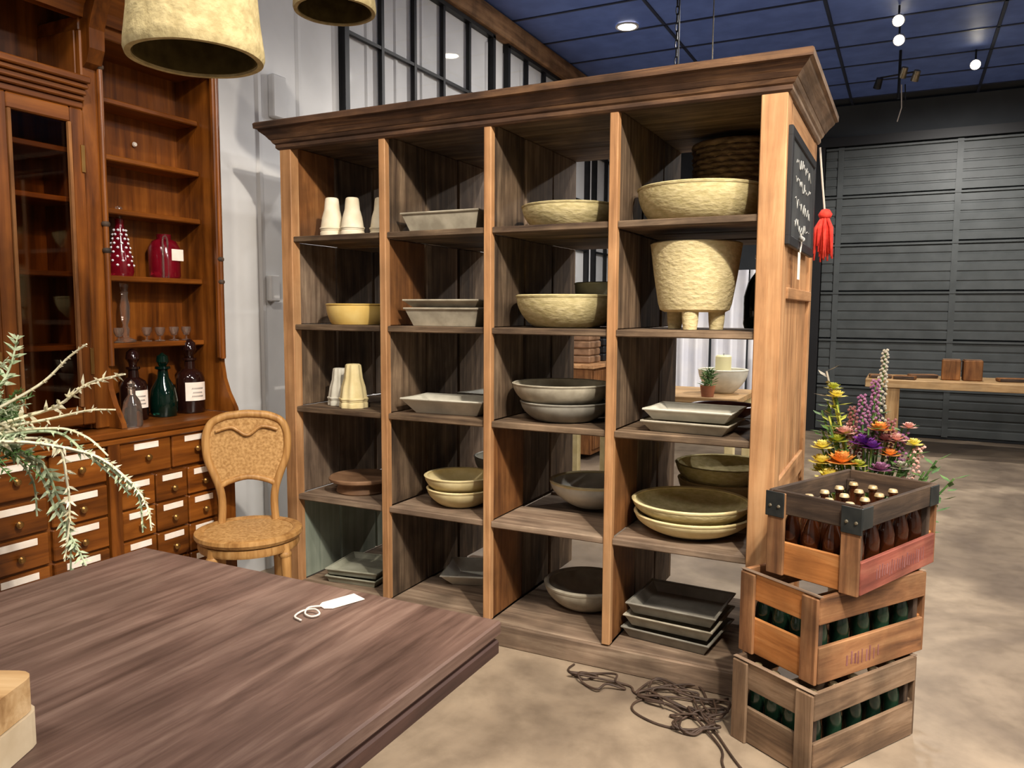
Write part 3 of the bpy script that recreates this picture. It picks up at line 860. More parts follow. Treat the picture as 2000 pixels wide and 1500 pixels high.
# left banks
for c in range(6):
    ya = -1.122 - c * 0.232
    drawer(ya, ya + 0.216, 0.752, 0.884, 0.125)
    for r in range(5):
        zt = 0.738 - r * 0.122
        drawer(ya, ya + 0.216, zt - 0.114, zt, 0.13)

# hutch above
HX = -0.15
hu = thing('cabinet_hutch', 'tall red-brown hutch with open shelves and a glazed door above the drawers', 'cabinet')
HB, HT = 0.937, 2.42
board('back_panel', M['mahog_z'], X0 + 0.014, X0 + 0.03, -2.30, -0.235, HB, HT + 0.5, hu)
def end_profile(y0, y1, nm):
    # side panel whose front edge flares out above the counter
    p = [(X0 + 0.03, HB), (HX + 0.080, HB), (HX + 0.076, HB + 0.02), (HX + 0.035, HB + 0.09), (HX + 0.012, HB + 0.15), (HX, HB + 0.22), (HX, HT), (X0 + 0.03, HT)]
    vs = MB()
    n = len(p)
    v = [(x, y0, z) for x, z in p] + [(x, y1, z) for x, z in p]
    f = [tuple(range(n)), tuple(range(n, 2 * n))] + [(i, (i + 1) % n, n + (i + 1) % n, n + i) for i in range(n)]
    vs.add(v, f)
    return vs.build(nm, M['mahog_z'], hu)
end_profile(-0.243, -0.222, 'end_panel')
end_profile(-0.815, -0.793, 'inner_panel')
board('front_moulding', M['mahog_z'], HX - 0.006, HX + 0.016, -0.262, -0.224, HB + 0.24, HT, hu, 0.006)
# bamboo-like turned moulding on the end panel and on the post
for (yy, zs) in ((-0.243, (1.52, 1.62)), (-0.80, (1.62, 1.72, 2.30))):
    MB().tube([(HX + 0.014, yy, HB + 0.24), (HX + 0.014, yy, HT)], 0.011, 10).build('turned_bead', M['mahog_z'], hu, smooth=True)
    for z in zs:
        MB().lathe([(0.011, -0.010), (0.016, -0.004), (0.016, 0.004), (0.011, 0.010)], 12, close=False).build('bead_ring', M['cratedark_z'], hu, (HX + 0.014, yy, z), None, True)
board('pilaster', M['mahog_z'], HX - 0.02, HX + 0.006, -0.868, -0.793, HB, HT, hu, 0.005)
# open shelves
for z in (2.23, 2.01, 1.80, 1.532, 1.258):
    board('shelf', M['mahog_y'], X0 + 0.03, -0.25, -0.792, -0.244, z - 0.022, z, hu, 0.004)
# top rail and crown
board('top_rail', M['mahog_y'], X0 + 0.03, HX, -0.868, -0.222, HT - 0.004, HT + 0.05, hu, 0.004)
prof = [(-0.02, 2.46), (0.02, 2.46), (0.03, 2.50), (0.09, 2.58), (0.26, 2.63), (0.28, 2.68), (0.29, 2.74), (-0.02, 2.74)]
mb = MB(); cornice_run(mb, [(HX, -2.30, 1, 0), (HX, -0.30, 1, 0)], prof); mb.build('crown', M['mahog_y'], hu)
MB().box(X0 + 0.03, HX - 0.02, -2.30, -0.244, 2.72, 2.74).build('top_board', M['mahog_y'], hu)
# scrolled brackets carrying the crown
def bracket(y0, y1):
    p = [(HX, 2.28), (HX + 0.03, 2.30), (HX + 0.05, 2.35), (HX + 0.052, 2.42), (HX + 0.075, 2.48), (HX + 0.10, 2.53), (HX + 0.12, 2.58), (HX, 2.60)]
    n = len(p)
    v = [(x, y0, z) for x, z in p] + [(x, y1, z) for x, z in p]
    f = [tuple(range(n)), tuple(range(n, 2 * n))] + [(i, (i + 1) % n, n + (i + 1) % n, n + i) for i in range(n)]
    MB().add(v, f).build('bracket', M['mahog_z'], hu)
bracket(-0.862, -0.80)
# glazed door section
dsec = [(-1.20, -0.872), (-1.545, -1.21)]
for (ya, yb) in dsec:
    d = MB().box(0, 0.001, 0, 0.001, 0, 0.001)
    dr = bpy.data.objects.new('glazed_door', None); C.objects.link(dr); dr.parent = hu; dr.location = (HX, ya, 0)
    w = yb - ya
    for (a, b) in ((0, 0.05), (w - 0.05, w)):
        board('door_stile', M['mahog_z'], -0.02, 0.012, a, b, 0.96, 2.13, dr, 0.005)
    for (a, b) in ((2.075, 2.13), (0.96, 1.03)):
        board('door_rail', M['mahog_y'], -0.018, 0.011, 0.05, w - 0.05, a, b, dr, 0.005)
    for (a, b) in ((0.05, 0.062), (w - 0.062, w - 0.05)):
        board('glazing_bead', M['orangewood_z'], 0.0, 0.018, a, b, 1.03, 2.075, dr, 0.003)
    MB().box(-0.006, -0.002, 0.052, w - 0.052, 1.03, 2.075).build('door_pane', M['cabinet_glass'], dr)
    MB().cbox(0.012, 0.018, w - 0.016, w - 0.002, 1.90, 2.0, 0.002).build('hinge', M['brass'], dr)
    MB().cbox(0.012, 0.018, w - 0.016, w - 0.002, 1.15, 1.25, 0.002).build('hinge', M['brass'], dr)
    for z in (1.99, 1.81, 1.536, 1.262):
        board('shelf', M['mahog_y'], X0 + 0.03, HX - 0.03, ya - 0.0, yb - 0.0, z - 0.02, z, hu, 0.003)
board('divider', M['mahog_z'], X0 + 0.03, HX - 0.022, -0.872, -0.852, HB, HT, hu)
board('divider', M['mahog_z'], X0 + 0.03, HX + 0.004, -1.212, -1.198, HB, HT, hu)
board('divider', M['mahog_z'], X0 + 0.03, HX + 0.004, -1.60, -1.55, HB, HT, hu)
# stepped moulding over the doors
for k, (za, zb, o) in enumerate(((2.132, 2.156, 0.010), (2.157, 2.175, 0.022), (2.176, 2.196, 0.034), (2.197, 2.214, 0.048), (2.215, 2.240, 0.062))):
    board('door_cornice', M['mahog_y'], X0 + 0.04, HX + o, -1.60, -0.869, za, zb, hu, 0.004)
MB().lathe([(0, 0), (0.008, 0.002), (0.011, 0.009), (0.008, 0.016), (0, 0.018)], 12).build('knob', M['enamel'], hu, (X0 + 0.031, -0.47, 2.10), (0, PI / 2, 0), True)

# glassware and bottles in the hutch
def lathe_thing(name, label, cat, loc, parts, group=None):
    t = thing(name, label, cat, loc, 0, group)
    for nm, prof, mat in parts:
        MB().lathe(prof, 26).build(nm, M[mat], t, smooth=True)
    return t
zs = 1.533
t = lathe_thing('cut_glass_decanter', 'tall dimpled red glass decanter in the hutch', 'decanter', (-0.325, -0.60, zs),
    [('decanter_body', [(0, 0), (0.045, 0), (0.05, 0.02), (0.046, 0.07), (0.034, 0.13), (0.024, 0.18), (0.016, 0.21), (0.018, 0.235), (0, 0.235)], 'red_glass'),
     ('stopper', [(0, 0.236), (0.010, 0.236), (0.018, 0.26), (0.012, 0.285), (0, 0.29)], 'clear_glassware')])
for r in range(9):
    z = 0.045 + r * 0.018
    rad = 0.049 - 0.0018 * r * 1.6 - (0.0 if r < 3 else (r - 3) * 0.0005)
    for k in range(7):
        a = 2 * PI * (k + 0.5 * (r % 2)) / 7
        MB().lathe([(0, -0.006), (0.005, -0.003), (0.0065, 0), (0.005, 0.003), (0, 0.006)], 6).build('dimple', M['linen'], t, (rad * 0.97 * math.cos(a), rad * 0.97 * math.sin(a), z), None, True)
t = lathe_thing('red_jar', 'round dark red glass jar with pale label in the hutch', 'jar', (-0.318, -0.39, zs),
    [('jar_body', [(0, 0), (0.062, 0), (0.066, 0.01), (0.066, 0.13), (0.05, 0.16), (0.03, 0.17), (0.03, 0.19), (0, 0.19)], 'red_glass')])
MB().cbox(0.064, 0.068, -0.015, 0.045, 0.075, 0.125, 0.001).build('label', M['paper'], t)
t = thing('wire_handle', 'clear glass hook leaning in front of the red jar', 'glass hook', (-0.262, -0.43, zs))
MB().tube([(0, -0.012, 0.0), (0, -0.012, 0.16), (0, -0.008, 0.175), (0, 0, 0.18), (0, 0.008, 0.175), (0, 0.012, 0.16), (0, 0.012, 0.0)], 0.0035, 8).build('hook', M['clear_glassware'], t, smooth=True)
zs = 1.2595
lathe_thing('glass_candlestick', 'tall clear glass candlestick in the hutch', 'candlestick', (-0.325, -0.59, zs),
    [('stem', [(0, 0), (0.04, 0.0), (0.04, 0.008), (0.012, 0.02), (0.016, 0.05), (0.01, 0.07), (0.018, 0.10), (0.02, 0.15), (0.012, 0.19), (0.016, 0.21), (0, 0.21)], 'clear_glassware'),
     ('cup', [(0, 0.211), (0.012, 0.212), (0.018, 0.235), (0.016, 0.245), (0, 0.242)], 'clear_glassware')])
for k, (yy, xx) in enumerate(((-0.69, -0.31), (-0.65, -0.29), (-0.50, -0.31), (-0.45, -0.29), (-0.36, -0.31), (-0.31, -0.29))):
    lathe_thing('liqueur_glass', 'tiny clear liqueur glass on the hutch shelf, %s from the left' % ('first', 'second', 'third', 'fourth', 'fifth', 'sixth')[k], 'glass', (xx, yy, zs),
        [('foot', [(0, 0), (0.022, 0), (0.02, 0.003), (0.004, 0.007), (0.004, 0.02), (0, 0.02)], 'clear_glassware'),
         ('glass_bowl', [(0, 0.0205), (0.012, 0.024), (0.021, 0.045), (0.020, 0.06), (0.018, 0.06), (0.017, 0.045), (0.009, 0.028), (0, 0.026)], 'clear_glassware')], 'liqueur glasses')
zs = 0.9365
def pharm(loc, label, mat, s=1.0, lab=True, stop='bottle_dark'):
    t = lathe_thing('pharmacy_bottle', label, 'bottle', loc,
        [('bottle_body', [(r * s, z * s) for r, z in [(0, 0), (0.056, 0), (0.06, 0.008), (0.06, 0.15), (0.05, 0.175), (0.024, 0.192), (0.022, 0.225), (0.03, 0.23), (0.03, 0.24), (0, 0.24)]], mat),
         ('stopper', [(r * s, z * s) for r, z in [(0, 0.2405), (0.016, 0.2405), (0.02, 0.26), (0.03, 0.275), (0.026, 0.305), (0.01, 0.32), (0, 0.322)]], stop)])
    if lab:
        lb = MB()
        v, f = [], []
        for i in range(9):
            a = math.radians(-60 + i * 11)
            for z in (0.055, 0.135): v.append((0.0612 * s * math.cos(a), 0.0612 * s * math.sin(a), z * s))
            for z in (0.055, 0.135): v.append((0.063 * s * math.cos(a), 0.063 * s * math.sin(a), z * s))
        for i in range(8):
            o = i * 4
            f += [(o, o + 4, o + 5, o + 1), (o + 2, o + 3, o + 7, o + 6), (o + 1, o + 5, o + 7, o + 3), (o, o + 2, o + 6, o + 4)]
        L = lb.add(v, f).build('paper_label', M['paper'], t, smooth=True)
        for j, (za, n) in enumerate(((0.108, 6), (0.09, 5), (0.074, 6))):
            pts = []
            for i in range(n * 3):
                a = math.radians(-36 + i * 2.7 + (j == 1) * 4)
                pts.append((0.0636 * s * math.cos(a), 0.0636 * s * math.sin(a), (za + (0.0035 if i % 2 else -0.0035)) * s))
            MB().tube(pts, 0.0011, 4).build('label_script', M['ink'], L)
    return t
pharm((-0.255, -0.262 - 0.065, zs), 'dark pharmacy bottle with white label, rightmost on the counter', 'bottle_dark', 1.02)
pharm((-0.27, -0.605, zs), 'dark pharmacy bottle with white label, behind the small clear one', 'bottle_dark', 0.92)
lathe_thing('green_decanter', 'green cut glass decanter between the labelled bottles', 'decanter', (-0.25, -0.475, zs),
    [('decanter_body', [(0, 0), (0.05, 0), (0.056, 0.02), (0.058, 0.07), (0.05, 0.12), (0.024, 0.165), (0.02, 0.20), (0.032, 0.205), (0.03, 0.215), (0, 0.215)], 'green_glass'),
     ('stopper', [(0, 0.2155), (0.014, 0.2155), (0.026, 0.235), (0.022, 0.26), (0, 0.275)], 'green_glass')])
lathe_thing('clear_bottle', 'small clear green tinted bottle at the front of the counter', 'bottle', (-0.10, -0.745, zs),
    [('bottle_body', [(0, 0), (0.034, 0), (0.038, 0.01), (0.036, 0.07), (0.03, 0.10), (0.014, 0.125), (0.014, 0.15), (0.02, 0.155), (0, 0.155)], 'clear_glassware'),
     ('stopper', [(0, 0.1555), (0.012, 0.1555), (0.016, 0.17), (0, 0.185)], 'clear_glassware')])

# ================================================================== CANE CHAIR
ch = thing('cane_chair', 'golden bentwood chair with cane seat and balloon back by the drawers', 'chair', (0.228, -0.473, 0), PI / 4)
SZ = 0.49
MB().lathe([(0.175, SZ - 0.02), (0.205, SZ - 0.022), (0.214, SZ - 0.008), (0.212, SZ + 0.006), (0.195, SZ + 0.012), (0.175, SZ + 0.006)], 48, close=True).build('seat_ring', M['rattan_z'], ch, smooth=True)
MB().lathe([(0.178, SZ - 0.062), (0.196, SZ - 0.062), (0.201, SZ - 0.05), (0.198, SZ - 0.028), (0.178, SZ - 0.028)], 48, close=True).build('apron_ring', M['rattan_z'], ch, smooth=True)
MB().lathe([(0, SZ + 0.004), (0.10, SZ + 0.006), (0.178, SZ + 0.004), (0.178, SZ - 0.006), (0, SZ - 0.004)], 48).build('cane_seat', M['cane'], ch, smooth=True)
for s in (-1, 1):
    MB().tube([(s * 0.135, -0.125, SZ - 0.03), (s * 0.14, -0.13, 0.40), (s * 0.145, -0.138, 0.2), (s * 0.15, -0.15, 0.0)], [0.020, 0.021, 0.016, 0.012], 14).build('leg', M['rattan_z'], ch, smooth=True)
    MB().tube([(s * 0.112, 0.146, SZ), (s * 0.114, 0.148, 0.30), (s * 0.12, 0.165, 0.0)], [0.016, 0.016, 0.013], 12).build('leg', M['rattan_z'], ch, smooth=True)
    MB().lathe([(0.020, -0.014), (0.026, -0.005), (0.026, 0.005), (0.020, 0.014)], 14, (s * 0.137, -0.127, SZ - 0.075)).build('leg_collar', M['rattan_z'], ch, smooth=True)
def by(z): return 0.145 + (z - SZ) * 0.05
half = [(0.112, SZ - 0.02), (0.106, 0.56), (0.112, 0.63), (0.135, 0.70), (0.158, 0.76), (0.166, 0.82), (0.162, 0.875), (0.14, 0.92), (0.09, 0.945), (0.04, 0.952), (0.0, 0.955)]
def smooth_path(pts, n=5):
    out = []
    P = [Vector(p) for p in pts]
    for i in range(len(P) - 1):
        p0, p1, p2, p3 = P[max(i - 1, 0)], P[i], P[i + 1], P[min(i + 2, len(P) - 1)]
        for k in range(n):
            t = k / n
            out.append(0.5 * ((2 * p1) + (-p0 + p2) * t + (2 * p0 - 5 * p1 + 4 * p2 - p3) * t * t + (-p0 + 3 * p1 - 3 * p2 + p3) * t ** 3))
    out.append(P[-1])
    return out
loop = [(-x, by(z), z) for x, z in half] + [(x, by(z), z) for x, z in reversed(half[:-1])]
sp = smooth_path(loop, 4)
MB().tube(sp, 0.017, 10).build('back_frame', M['rattan_z'], ch, smooth=True)
arch = [(-0.120, by(0.65), 0.64), (-0.085, by(0.66), 0.665), (0, by(0.68), 0.685), (0.085, by(0.66), 0.665), (0.120, by(0.65), 0.64)]
MB().tube(smooth_path(arch, 4), 0.013, 10).build('back_rail', M['rattan_z'], ch, smooth=True)
# cane web in the back, filled between arch and frame
up = smooth_path([(x, by(z), z) for x, z in half[3:]], 4)
vs, fs = [], []
NR = len(up)
for i, p in enumerate(up):
    for j in range(9):
        u = -1 + 2 * j / 8
        x = p.x * u
        zz = p.z if i else 0.66 + 0.025 * (1 - u * u)
        if i == NR - 1: x = u * 0.02
        for dy in (-0.003, 0.003): vs.append((x, by(zz) + dy, zz))
for i in range(NR - 1):
    for j in range(8):
        a, b, c_, d_ = (i * 9 + j) * 2, (i * 9 + j + 1) * 2, ((i + 1) * 9 + j + 1) * 2, ((i + 1) * 9 + j) * 2
        fs += [(a, b, c_, d_), (a + 1, d_ + 1, c_ + 1, b + 1)]
MB().add(vs, fs).build('cane_back', M['cane'], ch)
MB().tube(smooth_path([(-0.125, by(0.87) - 0.012, 0.885), (-0.06, by(0.9) - 0.012, 0.90), (0, by(0.86) - 0.012, 0.865), (0.06, by(0.9) - 0.012, 0.90), (0.125, by(0.87) - 0.012, 0.885)], 5), 0.007, 8).build('crest_scroll', M['rattan_z'], ch, smooth=True)
MB().tube([(0.135 * math.cos(a), 0.135 * math.sin(a) + 0.02, 0.20) for a in [2 * PI * k / 32 for k in range(32)]], 0.009, 8, True).build('stretcher_ring', M['rattan_z'], ch, smooth=True)

# ================================================================== DARK TABLE
tb = thing('display_table', 'large dark brown wooden table in the left foreground', 'table', (1.35, -2.3, 0))
TX0, TX1, TY0, TY1, TZ = 0.81, 1.893, -3.9, -1.415, 0.76
def tl(x, y): return x - 1.35, y + 2.3
a0, b0 = tl(TX0, TY0); a1, b1 = tl(TX1, TY1)
MB().cbox(a0, a1, b0, b1, TZ - 0.030, TZ, 0.004).build('tabletop', M['table_y'], tb)
MB().cbox(a0 + 0.010, a1 - 0.010, b0 + 0.010, b1 - 0.010, TZ - 0.040, TZ - 0.030, 0.002).build('top_bead', M['tableedge_y'], tb)
MB().cbox(a0 + 0.003, a1 - 0.003, b0 + 0.003, b1 - 0.003, TZ - 0.072, TZ - 0.040, 0.004).build('top_edge', M['tableedge_y'], tb)
for s in (-1, 1):
    for q in (b0 + 0.2, b1 - 0.7):
        MB().lathe([(0, 0), (0.03, 0), (0.035, 0.08), (0.045, 0.3), (0.05, 0.5), (0.04, 0.56), (0.055, 0.6), (0.055, TZ - 0.072), (0, TZ - 0.072)], 20, (s * 0.30, q, 0)).build('leg', M['tableedge_y'], tb, smooth=True)
# price tag with string
t = thing('price_tag', 'cream paper price tag with string lying on the dark table', 'tag', (1.535, -1.49, TZ + 0.0015), 0)
v = [(-0.010, -0.048), (0.010, -0.048), (0.022, -0.034), (0.022, 0.046), (-0.022, 0.046), (-0.022, -0.034)]
MB().prism(v, 'z', 0, 0.0015).build('tag_card', M['paper'], t, None, (0, 0, -0.35))
pts = [(-0.016, -0.047, 0.004), (-0.03, -0.07, 0.006), (-0.018, -0.095, 0.004), (0.004, -0.10, 0.003), (0.012, -0.085, 0.005), (-0.008, -0.075, 0.008), (-0.032, -0.085, 0.004), (-0.028, -0.115, 0.003), (-0.002, -0.125, 0.003)]
MB().tube(smooth_path(pts, 4), 0.0022, 6).build('string', M['rope_white'], t, smooth='all')
# pale block, two-part, at the table's near left
t = thing('wooden_box', 'pale rounded wooden box with a lid at the lower left edge of the table', 'box', (1.435, -2.235, TZ + 0.001), 0.45)
def rbox(a, b, z0, z1, r):
    pts = []
    for cx_, cy_, s0 in ((a - r, b - r, 0), (-a + r, b - r, 1), (-a + r, -b + r, 2), (a - r, -b + r, 3)):
        for k in range(5):
            q = (s0 + k / 4) * PI / 2
            pts.append((cx_ + r * math.cos(q), cy_ + r * math.sin(q)))
    return MB().prism(pts, 'z', z0, z1)
rbox(0.10, 0.075, 0.0, 0.052, 0.03).build('box_body', M['stone_block'], t)
rbox(0.097, 0.072, 0.054, 0.104, 0.03).build('box_lid', M['blond_x'], t)

# ================================================================== PENDANT SHADES
def pendant(loc, label, R0=0.158):
    t = thing('pendant_lamp', label, 'lamp', loc, 0, 'papery pendant lamps')
    prof = [(R0, 0.0), (R0 + 0.004, 0.012), (R0 + 0.003, 0.03), (R0 - 0.006, 0.10), (R0 - 0.012, 0.18), (R0 - 0.03, 0.24), (R0 - 0.075, 0.285), (0.03, 0.30), (0.03, 0.285), (R0 - 0.085, 0.27), (R0 - 0.042, 0.23), (R0 - 0.024, 0.17), (R0 - 0.016, 0.08), (R0 - 0.014, 0.0)]
    MB().lathe(prof, 56, lobes=7, amp=0.004, close=True).build('shade', M['shade_mache'], t, smooth=True)
    MB().lathe([(R0 - 0.015, 0.006), (R0 - 0.0165, 0.08), (R0 - 0.0245, 0.17), (R0 - 0.043, 0.228), (R0 - 0.086, 0.268), (0.032, 0.284), (0.032, 0.280), (R0 - 0.09, 0.262), (R0 - 0.048, 0.224), (R0 - 0.029, 0.17), (R0 - 0.021, 0.08), (R0 - 0.0195, 0.006)], 56, lobes=7, amp=0.004, close=True).build('liner', M['shade_liner'], t, smooth=True)  # inner skin coloured dark to give the shadow inside the lampshade
    MB().lathe([(0, 0.24), (0.022, 0.24), (0.022, 0.31), (0.008, 0.325), (0, 0.325)], 16).build('socket', M['black_paint'], t, smooth=True)
    MB().lathe([(0, 0.15), (0.018, 0.155), (0.03, 0.185), (0.016, 0.225), (0.012, 0.24), (0, 0.24)], 16).build('bulb', M['white_ceramic'], t, smooth=True)
    MB().tube([(0, 0, 0.32), (0, 0, ZC - loc[2])], 0.004, 6).build('cord', M['black_paint'], t)
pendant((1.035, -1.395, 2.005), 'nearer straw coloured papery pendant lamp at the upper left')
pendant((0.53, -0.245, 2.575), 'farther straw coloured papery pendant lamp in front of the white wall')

# ================================================================== CRATES AND BOTTLES
CL, CS, CH = 0.516, 0.314, 0.277
def crate(loc, rz, label, kind):
    t = thing('bottle_crate', label, 'crate', loc, rz, 'stacked bottle crates')
    T = 0.014
    end_m, side_m, post_m = {'top': ('cratebright_', 'redstamp_', 'crate_'), 'mid': ('cratebright_', 'crate_', 'crate_'), 'low': ('cratelow_', 'cratelow_', 'cratelow_')}[kind]
    topm = 'cratedark_' if kind == 'top' else end_m
    slot0, slot1 = (0.105, 0.205) if kind == 'top' else (0.118, 0.188)
    H = CH - 0.002
    # long side boards (y = 0 and y = CS)
    for y0 in (0.0, CS - T):
        mm = M[side_m + 'x'] if True else None
        board('side_board', M['redstamp_x'] if kind == 'top' else M[side_m + 'x'], 0.004, CL - 0.004, y0, y0 + T, 0.002, slot0, t)
        board('side_board', M['cratedark_x'] if kind == 'top' else M[side_m + 'x'], 0.0, CL, y0, y0 + T, slot1, H, t)
    # end boards (x = 0 and x = CL) with corner battens
    for x0, s in ((0.0, -1), (CL - T, 1)):
        xa, xb = (x0 + 0.002, x0 + T)
        board('end_board', M[end_m + 'y'], xa, xb, T, CS - T, 0.002, slot0 + 0.005, t)
        board('end_board', M[topm + 'y'], xa, xb, T, CS - T, slot1 - 0.005, H, t)
        for y0 in (0.003, CS - 0.063):
            xo = (x0 - 0.009, x0 + 0.003) if s < 0 else (x0 + T - 0.003, x0 + T + 0.009)
            board('corner_batten', M[post_m + 'z'], xo[0], xo[1], y0, y0 + 0.06, 0.0, H - 0.006, t)
        for y0 in (T, CS - T - 0.022):
            board('inner_post', M['cratedark_z'], x0 + (T if s < 0 else -0.022), x0 + (T + 0.022 if s < 0 else 0.0), y0, y0 + 0.022, 0.012, H - 0.03, t)
        board('top_rail', M['dust_y'], x0 + (-0.004 if s < 0 else 0.0), x0 + T + (0.0 if s < 0 else 0.004), 0.0, CS, H - 0.001, H + 0.001, t, 0.0006) if kind != 'top' else None
    for k in range(4):
        ya = T + 0.002 + k * 0.0712
        board('floor_slat', M['crate_x'], T, CL - T, ya, ya + 0.066, 0.003, 0.013, t)
    if kind == 'top':
        for y0, y1 in ((-0.003, 0.062), (CS - 0.062, CS + 0.003)):
            MB().cbox(-0.013, -0.007, y0, y1, 0.19, H - 0.004, 0.002).build('corner_plate', M['metal_corner'], t)
            for q in ((y0 + y1) / 2 - 0.015, (y0 + y1) / 2 + 0.015):
                MB().lathe([(0, 0), (0.006, 0), (0.004, 0.004), (0, 0.005)], 8).build('nail', M['pewter'], t, (-0.013, q, 0.225), (0, -PI / 2, 0))
        MB().cbox(-0.010, 0.055, -0.004, 0.002, 0.205, H - 0.004, 0.002).build('corner_plate', M['metal_corner'], t)
        MB().cbox(CL - 0.06, CL + 0.004, -0.004, 0.002, 0.205, H - 0.004, 0.002).build('corner_plate', M['metal_corner'], t)
    if kind != 'low':
        # worn illegible stamp on the lower long board
        rs = random.Random(11 if kind == 'top' else 5)
        x = 0.10 if kind == 'top' else 0.13
        while x < (0.44 if kind == 'top' else 0.30):
            MB().box(x, x + rs.uniform(0.004, 0.008), -0.0008, 0.001, 0.028 + rs.uniform(0, 0.01), 0.078 - rs.uniform(0, 0.012)).build('stamp_stroke', M['plum_ceramic'], t)
            x += rs.uniform(0.014, 0.022)
    return t
def bottle_meshes(mat, H=0.205):
    b = MB().lathe([(0, 0), (0.026, 0), (0.029, 0.006), (0.029, H * 0.55), (0.024, H * 0.66), (0.0135, H * 0.78), (0.012, H * 0.93), (0.0145, H * 0.935), (0.0145, H * 0.97), (0, H * 0.97)], 14).mesh('bottle_body', M[mat], True)
    c = MB().lathe([(0.0155, H * 0.965), (0.0165, H * 0.968), (0.0145, H * 1.0), (0.012, H * 1.012), (0, H * 1.015)], 12).mesh('bottle_cap', M['cap_metal'], True)
    return b, c
ORD = ('first', 'second', 'third', 'fourth', 'fifth')
def fill(loc, rz, mat, label, group, H, all_rows):
    b, c = bottle_meshes(mat, H)
    ca_, sa = math.cos(rz), math.sin(rz)
    for i in range(5):
        for j in range(4):
            if not all_rows and i > 0 and j > 0: continue      # the photograph shows only the outer rows through the slots
            lx = 0.058 + i * (CL - 0.116) / 4
            ly = 0.052 + j * (CS - 0.104) / 3
            t = thing('beer_bottle', '%s, %s row from near end, %s from right side' % (label, ORD[i], ORD[j]), 'bottle', (loc[0] + lx * ca_ - ly * sa, loc[1] + lx * sa + ly * ca_, loc[2] + 0.0135), random.uniform(0, 6), group)
            link('bottle_body', b, t)
            link('bottle_cap', c, t)
CR = [((2.424, -0.426, 0.0), 1.018, 'low'), ((2.424, -0.374, CH), 0.983, 'mid'), ((2.527, -0.324, 2 * CH), 1.158, 'top')]
crate(*CR[0][:2], 'worn brown wooden bottle crate at the bottom of the stack', 'low')
crate(*CR[1][:2], 'bright brown wooden bottle crate in the middle of the stack', 'mid')
crate(*CR[2][:2], 'open wooden bottle crate with dark metal corners on top of the stack', 'top')
fill(*CR[0][:2], 'bottle_green', 'green bottle in bottom crate', 'bottles in the bottom crate', 0.235, False)
fill(*CR[1][:2], 'bottle_green', 'green bottle in middle crate', 'bottles in the middle crate', 0.235, False)
fill(*CR[2][:2], 'bottle_brown', 'capped brown bottle in top crate', 'bottles in the top crate', 0.225, True)

# ================================================================== CABLE ON THE FLOOR
def cable(label, seed, pts, r=0.0042):
    t = tag(MB().tube(smooth_path(pts, 6), r, 6).build('floor_cable', M['cable'], None, smooth='all'), label, 'cable', 'cables on the floor')
    return t
def loopy(cx, cy, rx, ry, turns, seed, jitter=0.035, z0=0.005):
    rg = random.Random(seed)
    out = []
    n = int(turns * 9)
    for k in range(n):
        a = 2 * PI * k / 9 + seed
        s = 1 + rg.uniform(-0.25, 0.25)
        out.append((cx + rx * s * math.cos(a) + rg.uniform(-jitter, jitter), cy + ry * s * math.sin(a) + rg.uniform(-jitter, jitter), z0 + 0.009 * (k % 3) + 0.002 * rg.random()))
    return out
cable('brown electric cable heaped in loose loops by the shelf plinth', 1,
      [(1.50, -0.03, .005), (1.50, -0.09, .005), (1.58, -0.13, .005)] + loopy(1.65, -0.13, 0.09, 0.055, 1.4, 2, 0.015) + [(1.74, -0.10, .006), (1.80, -0.15, .006)] + loopy(1.95, -0.13, 0.13, 0.075, 5, 5))
cable('brown electric cable sweeping a wide loop in front of the heap', 2,
      [(2.10, -0.03, .005), (2.05, -0.10, .01), (1.93, -0.12, .012), (1.82, -0.19, .006), (1.82, -0.27, .005), (1.93, -0.32, .005), (2.04, -0.30, .006), (2.09, -0.22, .010), (2.05, -0.15, .012)] + loopy(2.04, -0.27, 0.07, 0.06, 3, 9, 0.02, 0.006) + [(2.14, -0.36, .005), (2.17, -0.46, .005), (2.24, -0.6, .005)])
cable('brown electric cable running off past the bottom crate', 3,
      [(1.99, -0.10, .014), (2.04, -0.20, .016), (2.12, -0.30, .008), (2.20, -0.42, .005), (2.30, -0.55, .005), (2.38, -0.66, .005)])

# ================================================================== PLANT ON A STAND
PX, PY = 0.36, -1.86
ps = thing('plant_stand', 'dark wooden plant stand half out of the left edge', 'plant stand', (PX, PY, 0))
MB().lathe([(0, 0.72), (0.15, 0.72), (0.155, 0.735), (0.15, 0.75), (0, 0.75)], 28).build('stand_top', M['tableedge_y'], ps, smooth=True)
for k in range(3):
    a = 2 * PI * k / 3
    MB().tube([(0.07 * math.cos(a), 0.07 * math.sin(a), 0.72), (0.06 * math.cos(a), 0.06 * math.sin(a), 0.4), (0.16 * math.cos(a), 0.16 * math.sin(a), 0.0)], [0.018, 0.014, 0.012], 10).build('leg', M['tableedge_y'], ps, smooth=True)
pp = tag(MB().lathe([(0, 0), (0.085, 0), (0.095, 0.02), (0.12, 0.17), (0.13, 0.175), (0.13, 0.20), (0.115, 0.20), (0.105, 0.17), (0, 0.16)], 32).build('plant_pot', M['terracotta'], None, (PX, PY, 0.7515), smooth=True), 'terracotta pot holding the trailing plant at the left edge', 'pot')
pl = thing('trailing_plant', 'pale green trailing plant with toothed fronds at the left edge', 'plant', (PX, PY, 0.93))
